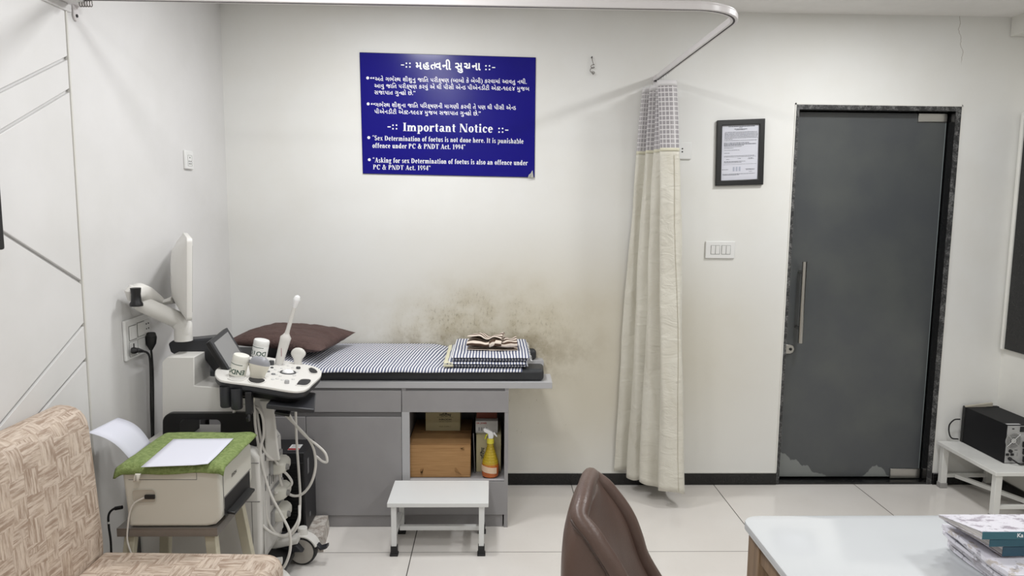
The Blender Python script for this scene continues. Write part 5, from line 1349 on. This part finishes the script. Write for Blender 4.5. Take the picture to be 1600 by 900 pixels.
xw = XL+.03
ps = Vector((XL+.0156, cy-.002, cz-.012))
plug_cord('power_plug', 'flat black plug with a cord bending right in the lower socket of the switch panel', [W(224, 549, x=xw+.01), W(230, 551, x=xw+.01), W(234, 560, x=xw), W(235.5, 590, x=xw), W(236, 640, x=xw), W(238, 690, x=xw), W(241, 740, x=xw)], [ps, W(209.5, 547.5, x=xw+.005), W(215, 547.3, x=xw+.008), W(224, 549, x=xw+.01)], [(.009, .011), (.012, .013), (.009, .010), (.005, .005)])
p2 = W(236, 525, x=XL+.0156)
plug_cord('power_plug', 'upright black plug with a straight hanging cord at the right of the switch panel', [W(236, 546, x=xw), W(237.5, 560, x=xw), W(239, 590, x=xw), W(239.5, 640, x=xw), W(240, 690, x=xw), W(243, 740, x=xw)], [W(236, 522, x=xw-.006), W(236, 527, x=xw), W(236, 537, x=xw), W(236, 547, x=xw)], [(.012, .018), (.016, .022), (.014, .019), (.005, .006)])

# ------------------------------------------------------------------ television edge on the left wall
ty0 = W(9, 390, x=XL+.065).y; tz0_, tz1_ = W(9, 390, x=XL+.065).z, W(2, 135, x=XL+.065).z
tv = thing('television', 'black wall-mounted television at the left edge, seen end-on', 'television', (XL+.05, ty0-.4, tz0_))
k = MB(); k.box(XL+.03, XL+.065, ty0-.95, ty0, tz0_, tz1_); tb = k.build('casing', M['black_plastic'], tv, bevel=.006)
MB().box(XL+.0652, XL+.0660, ty0-.93, ty0-.02, tz0_+.025, tz1_-.018).build('screen', mat('tv_screen', RGB(14, 14, 16), .12), tb, smooth=0)
MB().box(XL+.0105, XL+.03, ty0-.65, ty0-.3, tz0_+.12, tz1_-.12).build('wall_mount', M['dark_plastic'], tv, smooth=0)

# ------------------------------------------------------------------ beige sofa
def m_sofa():
    k = NT('beige_woven_print'); v = k.uv(); x, y, z = k.xyz(v)[:3]
    ck = k.n('ShaderNodeTexChecker'); rot = k.n('ShaderNodeMapping'); k.put(rot.inputs[0], v); rot.inputs['Rotation'].default_value = (0, 0, R(8)); k.put(ck.inputs['Vector'], rot.outputs[0]); ck.inputs['Scale'].default_value = 15
    wobv = k.n('ShaderNodeVectorMath', operation='ADD'); nn = k.n('ShaderNodeTexNoise'); k.put(nn.inputs['Vector'], v); nn.inputs['Scale'].default_value = 9; nn.inputs['Detail'].default_value = 3
    sc_ = k.n('ShaderNodeVectorMath', operation='SCALE'); k.put(sc_.inputs[0], nn.outputs['Color']); sc_.inputs['Scale'].default_value = .10
    k.put(wobv.inputs[0], rot.outputs[0]); k.put(wobv.inputs[1], sc_.outputs[0]); k.put(ck.inputs['Vector'], wobv.outputs[0])
    a = k.noise(k.scale(v, (90, 9, 1)), 1, 4, .75); b = k.noise(k.scale(v, (9, 90, 1)), 1, 4, .75)
    f = k.mixf(ck.outputs['Fac'], a, b); big = k.noise(v, 14, 3, .6)
    c = k.mix(k.ramp(f, .38, .62), RGB(158, 137, 120), RGB(208, 193, 178)); c = k.mix(k.math('MULTIPLY', k.ramp(big, .45, .75), .5), c, RGB(214, 198, 180))
    k.base(c); k.rough(.85); k.bump(f, .2, .002); return k.m
SM = m_sofa()
SY0, SY1 = -2.95, -1.655
so = thing('sofa', 'beige and brown woven-print sofa against the left wall in the foreground', 'sofa', (-1.05, -2.3, 0))
def cushion(prof, y0, y1, r, name):
    """profile in x,z (dense, rounded) swept along y with rounded ends"""
    c = Vector((sum(p[0] for p in prof)/len(prof), 0, sum(p[1] for p in prof)/len(prof)))
    prof = [Vector((p[0], 0, p[1])) for p in prof]
    rings = []
    def ring(y, ins):
        out = []
        for p in prof:
            d = p-c; L = d.length; out.append(c+d*((L-ins)/L)+Vector((0, y, 0)))
        return out
    n = 6
    for j in range(n+1): a = PI/2*j/n; rings.append(ring(y0+r*(1-math.sin(a)), r*(1-math.cos(PI/2-a)) if 0 else r*(1-math.sin(a))*0+r*(1-math.sqrt(max(0, 1-(1-math.sin(a))**2)))))
    m_ = 30
    for j in range(1, m_): rings.append(ring(y0+r+(y1-y0-2*r)*j/m_, .0))
    for j in range(n, -1, -1): a = PI/2*j/n; rings.append(ring(y1-r*(1-math.sin(a)), r*(1-math.sqrt(max(0, 1-(1-math.sin(a))**2)))))
    k = MB(); k.loft(rings); return k.build(name, SM, so, smooth=60)
def rpoly(pts, r, n=6):
    out = []
    N = len(pts)
    for i in range(N):
        p = Vector(pts[i]+(0,)); a = Vector(pts[i-1]+(0,)); b = Vector(pts[(i+1) % N]+(0,)); rr = r[i] if isinstance(r, list) else r
        d1, d2 = (a-p).normalized(), (b-p).normalized()
        for j in range(n+1):
            t = j/n; q = p+d1*rr*(1-t)**2+d2*rr*t**2; out.append((q.x, q.y))
    return out
cushion(rpoly([(-1.245, .30), (-.665, .30), (-.668, .438), (-1.235, .448)], [.02, .03, .055, .02]), SY0, SY1, .03, 'seat')
cushion(rpoly([(-1.378, .30), (-1.250, .30), (-1.232, .45), (-1.262, .925), (-1.384, .925)], [.02, .02, .08, .075, .045]), SY0, SY1+.01, .035, 'backrest')
k = MB(); k.box(-1.375, -.70, SY0+.02, SY1-.02, .10, .298); k.build('base', SM, so, bevel=.01)
for lx in (-1.33, -.76):
    for ly in (SY0+.08, SY1-.08): MB().cyl((lx, ly, .0), (lx, ly, .10), .02, .026, 16).build('leg', M['black_plastic'], so)

# ------------------------------------------------------------------ brown leather tub chair
def m_leather():
    k = NT('brown_leather'); v = k.obj(); n1 = k.noise(v, 5, 4); vo = k.voro(v, 190)[0]
    k.base(k.mix(n1, RGB(84, 67, 60), RGB(106, 86, 78))); k.rough(k.mixf(n1, .32, .42)); k.bump(vo, .25, .0012)
    return k.m
LM = m_leather()
FW, LT = Vector((math.cos(R(-14)), math.sin(R(-14)), 0)), Vector((math.sin(R(14)), math.cos(R(14)), 0))
BO = Vector((.212, -2.09, 0))
bc = thing('tub_chair', 'brown leather tub chair standing before the white table, seen from its side', 'chair', BO+FW*.25)
LV = [(.36, .275, .20, -.0), (.44, .255, .20, -.005), (.52, .205, .19, -.012), (.60, .165, .182, -.018), (.66, .148, .178, -.022), (.72, .128, .175, -.022), (.765, .105, .172, -.020), (.80, .082, .168, -.018), (.835, .058, .160, -.012), (.862, .044, .146, -.006), (.880, .036, .120, .0), (.889, .030, .085, .006)]
LV = [(z if z < .5 else z-.052*(z-.5)/.39, f, hw, bx) for z, f, hw, bx in LV]
def upath(f, hw, bx):
    P = [(f, -hw*.96), (f*.55+.01, -hw*1.0), (bx+.03, -hw*.92), (bx+.005, -hw*.6), (bx, 0), (bx+.005, hw*.6), (bx+.03, hw*.92), (f*.55+.01, hw*1.0), (f, hw*.96)]
    return catmull([Vector((a, b, 0)) for a, b in P], 4)
rings = []; outer_line = []
for z, f, hw, bx in LV:
    P = upath(f, hw, bx)
    front = catmull([Vector(q+(0,)) for q in ((f+.006, hw*.93), (f*.86+.014, hw*.72), (f*.62+.034, hw*.36), (f*.55+.04, 0), (f*.62+.034, -hw*.36), (f*.86+.014, -hw*.72), (f+.006, -hw*.93))], 4)
    rings.append([BO+FW*p.x+LT*p.y+Vector((0, 0, z)) for p in P+front])
    outer_line.append(len(P))
k = MB(); k.loft(rings); k.build('backrest', LM, bc, sub=2, smooth=60)
no = outer_line[0]
def lvl(i, s_): z, f, hw, bx = LV[i]; return BO+FW*(f+.004)+LT*(s_*hw*.955)+Vector((0, 0, z))
n_ok = [i for i in range(len(LV)) if LV[i][0] < .805]
over = [BO+FW*.030+LT*(q*.01)+Vector((0, 0, h-.05)) for q, h in ((-13.6, .868), (-10, .884), (-5, .892), (0, .895), (5, .892), (10, .884), (13.6, .868))]
rimp = catmull([lvl(i, -1) for i in n_ok]+over+[lvl(i, 1) for i in reversed(n_ok)], 4)
k = MB(); k.tube(rimp, (.0225), 14); k.build('rim_roll', LM, bc, smooth=60)
k = MB(); k.tube([p-FW*.016+LT*(-.016 if i < len(rimp)/2 else .016)*(1 if abs(i/len(rimp)-.5) > .12 else 0)+Vector((0, 0, .0)) for i, p in enumerate(rimp)], .004, 8); k.build('piping', mat('leather_piping', RGB(70, 55, 49), .4), bc)
k = MB(); sc_ = BO+FW*.245
k.loft([[sc_+FW*(a)+LT*b+Vector((0, 0, z)) for a, b in rrect(w_, d_, .10, 6)] for z, w_, d_ in ((.34, .29, .34), (.36, .32, .37), (.42, .33, .38), (.455, .31, .36), (.468, .25, .28))])
k.build('seat', LM, bc, smooth=60)
MB().cyl(sc_+Vector((0, 0, .06)), sc_+Vector((0, 0, .34)), .028, seg=20).build('pedestal', M['steel'], bc)
for i in range(5):
    a = R(72*i+20); d = Vector((math.cos(a), math.sin(a), 0))
    l = MB().tube([sc_+Vector((0, 0, .085)), sc_+d*.135+Vector((0, 0, .065))], [(.02, .024), (.012, .018)], 10).build('leg', M['steel'], bc)
    MB().cyl(sc_+d*.135+LT*0-Vector((-d.y, d.x, 0))*.012+Vector((0, 0, .026)), sc_+d*.135+Vector((-d.y, d.x, 0))*.012+Vector((0, 0, .026)), .026, seg=20).build('castor', M['rubber'], l)

# ------------------------------------------------------------------ white table with wooden legs
tb_ = thing('table', 'white glossy table with brown wooden legs in the right foreground', 'table', (1.25, -2.5, 0))
TX0, TX1_, TY0, TY1, TZ = .652, 1.95, -2.92, -2.058, .75
k = MB(); k.loft([[((TX0+TX1_)/2+a, (TY0+TY1)/2+b, z) for a, b in rrect(TX1_-TX0-2*e, TY1-TY0-2*e, .05-e, 8)] for z, e in ((TZ-.022, .004), (TZ-.018, 0), (TZ-.006, 0), (TZ-.0015, .0015), (TZ, .005))])
k.build('tabletop', mat('gloss_white_top', RGB(206, 209, 211), .12, coat=.2), tb_, smooth=40)
def m_wood():
    k = NT('brown_wood'); v = k.obj(); a = k.noise(k.scale(v, (30, 30, 2.2)), 2, 5, .65, .6)
    k.base(k.mix(k.ramp(a, .3, .7), RGB(128, 104, 80), RGB(156, 130, 102))); k.rough(.5); return k.m
WM = m_wood()
for lx in (TX0+.02, TX1_-.085):
    for ly in (TY0+.02, TY1-.095): MB().box(lx, lx+.065, ly, ly+.075, 0, TZ-.0225).build('leg', WM, tb_, bevel=.002)
for (x0, x1, y0_, y1_) in ((TX0+.024, TX0+.044, TY0+.096, TY1-.096), (TX1_-.044, TX1_-.024, TY0+.096, TY1-.096), (TX0+.086, TX1_-.086, TY1-.044, TY1-.024), (TX0+.086, TX1_-.086, TY0+.024, TY0+.044)):
    MB().box(x0, x1, y0_, y1_, TZ-.085, TZ-.0226).build('apron', WM, tb_, bevel=.001)

# magazines and papers piled on the table: spines towards the room, pages fanning thin at the far side
grp = 'magazines and papers in the pile on the white table'
rnd = random.Random(11)
teal = [RGB(40, 92, 108), RGB(52, 104, 116), RGB(34, 78, 98)]
def m_cover(i, c=None):
    k = NT('cover_print'); v = k.obj(); n1 = k.noise(v, 24+i, 5, .7); n2 = k.noise(v, 60, 3)
    cc = k.mix(k.ramp(n1, .52, .60), RGB(224, 222, 230), c or RGB(150, 140, 150)); k.base(k.mix(k.math('MULTIPLY', k.ramp(n2, .6, .66), .5), cc, RGB(90, 84, 96))); k.rough(.35); return k.m
pages = NT('page_edges'); v = pages.obj(); zz = pages.xyz(v)[2]
pages.base(pages.mix(pages.ramp(pages.noise(pages.scale(v, (3, 3, 700)), 1, 2), .4, .6), RGB(214, 210, 206), RGB(150, 146, 146))); pages.rough(.8)
def spine_y(x): return 0
def magazine(x0, x1, yn_, yf, z0n, tn, z0f, tf, rot, cover, pagesm, label, spine=None, word=None, sag=.0):
    """near edge (yn_) carries the spine with thickness tn, far edge thins to tf"""
    t = thing('magazine', label, 'magazine', (x0, yn_, z0n), grp)
    c = Vector((x0, (yn_+yf)/2, 0)); rr = Matrix.Rotation(rot, 3, 'Z')
    def P(a, b, top):
        x = x0+(x1-x0)*a; y = yn_+(yf-yn_)*b
        s_ = max(0, b)
        z = z0n+(z0f-z0n)*b+sag*math.sin(PI*b)+(tn*(1-s_)+tf*s_)*top
        z += .004*max(0, .25-a)*4*b*0
        q = Vector((x, y, 0))-c; q = rr @ q+c; return Vector((q.x, q.y, z))
    k = MB(); N = 12
    rings = [[P(0, j/N, 0.06), P(1, j/N, 0.06), P(1, j/N, .94), P(0, j/N, .94)] for j in range(N+1)]
    k.loft(rings); blk = k.build('page_block', pagesm, t, smooth=0)
    for top_, nm in ((0, 'back_cover'), (1, 'front_cover')):
        k = MB(); lo, hi = (0, .055) if top_ == 0 else (.945, 1.0)
        k.loft([[P(-.006, j/N, lo), P(1, j/N, lo), P(1, j/N, hi), P(-.006, j/N, hi)] for j in range(N+1)]); k.build(nm, cover, t, smooth=30)
    if spine:
        k = MB(); k.loft([[P(a, -.012, 0), P(a, 0.0, 0), P(a, 0.0, 1), P(a, -.012, 1)] for a in (-.006, 1)]); s = k.build('spine', spine, t, bevel=.0012)
        if word: text_on(s, word, P(.26, -.0135, .55), rr @ Vector((1, 0, 0)), (0, 0, 1), tn*.55, WI, bold=.02)
    return t
def paper_pile(x0, x1, yn_, yf, z0, th, rot, m, label, curl=.0, name='newspaper'):
    t = thing(name, label, 'newspaper', (x0, yn_, z0), grp)
    c = Vector((x0, (yn_+yf)/2, 0)); rr = Matrix.Rotation(rot, 3, 'Z')
    k = MB(); sd = rnd.random()*20
    def f(a, b, s_):
        x = x0+(x1-x0)*a+.006*nz((b*5, sd, 0), 1)*(1-a); y = yn_+(yf-yn_)*b
        q = rr @ (Vector((x, y, 0))-c)+c
        return Vector((q.x, q.y, z0+s_*th+curl*math.exp(-a*9)*b**2+.0015*(1+nz((a*6, b*6, sd), 1))*s_))
    rows = [[f(0, j/10, 0), f(.12, j/10, 0), f(.4, j/10, 0), f(1, j/10, 0), f(1, j/10, 1), f(.4, j/10, 1), f(.12, j/10, 1), f(0, j/10, 1)] for j in range(11)]
    k.loft(rows); k.build('folded_sheets', m, t, smooth=40); return t
# low papers first
z = TZ+.0006
specs = [('lowest newspaper of the pile on the white table, dark-edged', .008, RGB(176, 172, 176)), ('second newspaper from the bottom of the pile on the white table', .007, RGB(206, 202, 208)), ('third newspaper from the bottom of the pile on the white table', .008, RGB(188, 180, 186)), ('grey newspaper, fourth from the bottom of the pile on the white table', .007, RGB(150, 146, 152)), ('pale newspaper in the middle of the pile on the white table', .008, RGB(204, 198, 204)), ('ragged newspaper with torn edges right under the magazines', .008, RGB(196, 188, 182))]
for i, (lb_, th, c) in enumerate(specs):
    x0 = 1.092-.0105*i+rnd.uniform(-.004, .004)
    paper_pile(x0, x0+.32, -2.52, -2.245-.010*i+rnd.uniform(-.005, .005), z, th, R(rnd.uniform(-1.5, 1.5)), m_cover(i, c), lb_, curl=.006); z += th+.0068
mg = [(.021, .0055, teal[2], 'lowest magazine of the pile, with a plain dark blue spine', None, 1.065), (.016, .005, teal[0], 'second magazine down in the pile, with a plain teal spine', None, 1.035), (.0165, .006, teal[1], 'topmost magazine of the pile, with a lettered teal spine and pale cover', 'Ka', 1.018)]
zf = z+.001
for i, (tn, tf, c, lb_, wd_, x0) in enumerate(mg):
    magazine(x0, x0+.30, -2.452-.003*i, -2.305-.004*i, z, tn, zf, tf, R(2.5-1.2*i), m_cover(10+i, RGB(168, 160, 172)), pages.m, lb_, spine=mat('spine_teal', c, .35), word=wd_)
    z += tn+.0016; zf += tf+.0055

# ------------------------------------------------------------------ low white table with the UPS
ut = thing('low_table', 'low white wooden table in the corner by the right wall', 'table', (2.66, -.25, 0))
UX0, UX1, UY0, UY1, UZ_ = 2.492, 2.808, -.492, -.018, .258
k = MB(); k.box(UX0, UX1, UY0, UY1, UZ_-.020, UZ_); k.build('tabletop', M['white_metal'], ut, bevel=.002)
for lx in (UX0+.012, UX1-.046):
    for ly in (UY0+.012, UY1-.042):
        l = MB().box(lx, lx+.034, ly, ly+.030, .026, UZ_-.0205).build('leg', M['white_metal'], ut, bevel=.002)
        MB().box(lx-.003, lx+.037, ly-.003, ly+.033, 0, .030).build('leg_tip', mat('leg_tip_grey', RGB(150, 148, 146), .6), l, bevel=.002)
MB().box(UX0+.047, UX1-.047, UY0+.018, UY0+.036, .060, .080).build('stretcher', M['white_metal'], ut, bevel=.001)
MB().box(UX0+.047, UX1-.047, UY1-.036, UY1-.018, .060, .080).build('stretcher', M['white_metal'], ut, bevel=.001)
k = MB(); a, b = Vector((UX0+.10, UY1-.037, .07)), Vector((UX1-.06, UY0+.037, .07)); d = (b-a).normalized(); n = Vector((-d.y, d.x, 0))*.010
k.prism([a+n+Vector((0, 0, -.01)), a-n+Vector((0, 0, -.01)), b-n+Vector((0, 0, -.01)), b+n+Vector((0, 0, -.01))], (0, 0, .02)); k.build('stretcher', M['white_metal'], ut)
up_ = thing('ups_unit', 'black metal power backup box with a silver rear panel on the low white table', 'power backup', (2.7, -.2, UZ_))
q0 = W(1568, 724, z=UZ_+.001); x0, yN, yF, zt, x1 = q0.x, q0.y, -.045, W(1571, 664, y=q0.y).z, q0.x+.188
k = MB(); k.box(x0, x1, yN, yF, UZ_+.0008, zt); k.build('casing', mat('ups_black', RGB(20, 20, 23), .6, spec=.25, bump=(500, .08, .0004)), up_, bevel=.002)
k = MB(); k.box(x0-.003, x1+.003, yF, yF+.022, UZ_+.0008, zt+.003); k.build('front_bezel', M['black_plastic'], up_, bevel=.003)
k = MB(); k.box(x0+.003, x1-.003, yN-.0015, yN-.0001, UZ_+.004, zt-.004); rp = k.build('rear_panel', mat('ups_silver', RGB(176, 176, 176), .45, .3), up_, smooth=0)
fcx, fcz = W(1583, 688.5, y=yN).x, W(1583, 688.5, y=yN).z
fk = MB(); fk.cyl((fcx, yN-.0016, fcz), (fcx, yN-.0022, fcz), .040, seg=32); fn = fk.build('fan_opening', mat('fan_dark', RGB(26, 26, 28), .6), rp)
gk = MB()
for r_ in (.013, .021, .028, .035, .041):
    gk.lathe([(r_-.0015, -.001), (r_+.0015, -.001), (r_+.0015, .001), (r_-.0015, .001)], frame((fcx, yN-.0045, fcz), (1, 0, 0), (0, 0, 1)), 32, cap=False)
for a in (45, 135):
    d = Vector((math.cos(R(a)), 0, math.sin(R(a))))*.046; gk.tube([Vector((fcx, yN-.004, fcz))-d, Vector((fcx, yN-.004, fcz))+d], .0018, 6)
gk.cyl((fcx, yN-.0030, fcz), (fcx, yN-.0052, fcz), .013, seg=24)
gk.build('fan_guard', mat('guard_wire', RGB(196, 196, 196), .3, .6), fn)
def pp_(u, v, w_, h_, name, m, d=.004, cyl=False):
    c = W(u, v, y=yN); k = MB()
    if cyl: k.cyl((c.x, yN-.0016, c.z), (c.x, yN-.0016-d, c.z), w_, seg=18)
    else: k.box(c.x-w_, c.x+w_, yN-.0016-d, yN-.0016, c.z-h_, c.z+h_)
    return k.build(name, m, rp, bevel=.0006 if not cyl else 0)
pp_(1578, 704.5, .0085, 0, 'breaker_knob', M['ink'], .008, True)
pp_(1573.5, 710, .008, .006, 'data_port', M['ink'], .003); pp_(1581, 710, .008, .006, 'data_port', M['ink'], .003)
pp_(1577, 716.5, .009, 0, 'cable_entry', M['ink'], .008, True)
pp_(1597, 670.5, .012, .014, 'outlet', M['ink'], .004)
for v in (694, 705, 717): pp_(1602, v, .016, .014, 'outlet', M['ink'], .012)
pp_(1583, 670, .006, .003, 'panel_label', M['ink'], .001); pp_(1587, 703, .008, .0015, 'panel_label', M['ink'], .001); pp_(1589, 710, .002, .009, 'panel_label', mat('label_grey', RGB(140, 140, 140), .5), .001)
e0 = W(1577, 716.5, y=yN-.012)
uk = MB(); uk.tube(catmull([e0, e0+Vector((.012, -.012, -.004)), e0+Vector((.04, -.02, -.022)), e0+Vector((.075, -.016, -.024)), e0+Vector((.14, -.012, -.024))], 6), .004, 8); uk.build('output_cable', M['black_cable'], up_)
lpk = MB(); lpk.tube(catmull([W(1500, 655, y=yF+.012), W(1491, 656, y=yF+.012), W(1483.5, 664, y=yF+.010), W(1483, 676, y=yF+.008), W(1487, 684.5, y=yF+.008), W(1497, 686, y=yF+.012)], 6), .0038, 8); lpk.build('input_cable', M['black_cable'], up_)
lb = MB(); lb.box(x0+.004, x0+.075, yN+.004, yN+.020, zt+.0006, zt+.001); lb.build('top_label', mat('label_white', RGB(200, 200, 200), .5), up_, smooth=0)
# cream card lying on the unit
k = MB(); cA = W(1509, 635.5, z=zt+.004); k.hexa([(cA.x, cA.y, zt+.0008), (cA.x+.16, cA.y+.012, zt+.0008), (cA.x+.165, cA.y+.03, zt+.0008), (cA.x+.005, cA.y+.018, zt+.0008), (cA.x, cA.y, zt+.005), (cA.x+.16, cA.y+.012, zt+.022), (cA.x+.165, cA.y+.03, zt+.022), (cA.x+.005, cA.y+.018, zt+.005)])
tag(k.build('notepad', mat('pad_cream', RGB(176, 170, 156), .7), smooth=0), 'thin cream pad lying on top of the black power backup box', 'notepad')
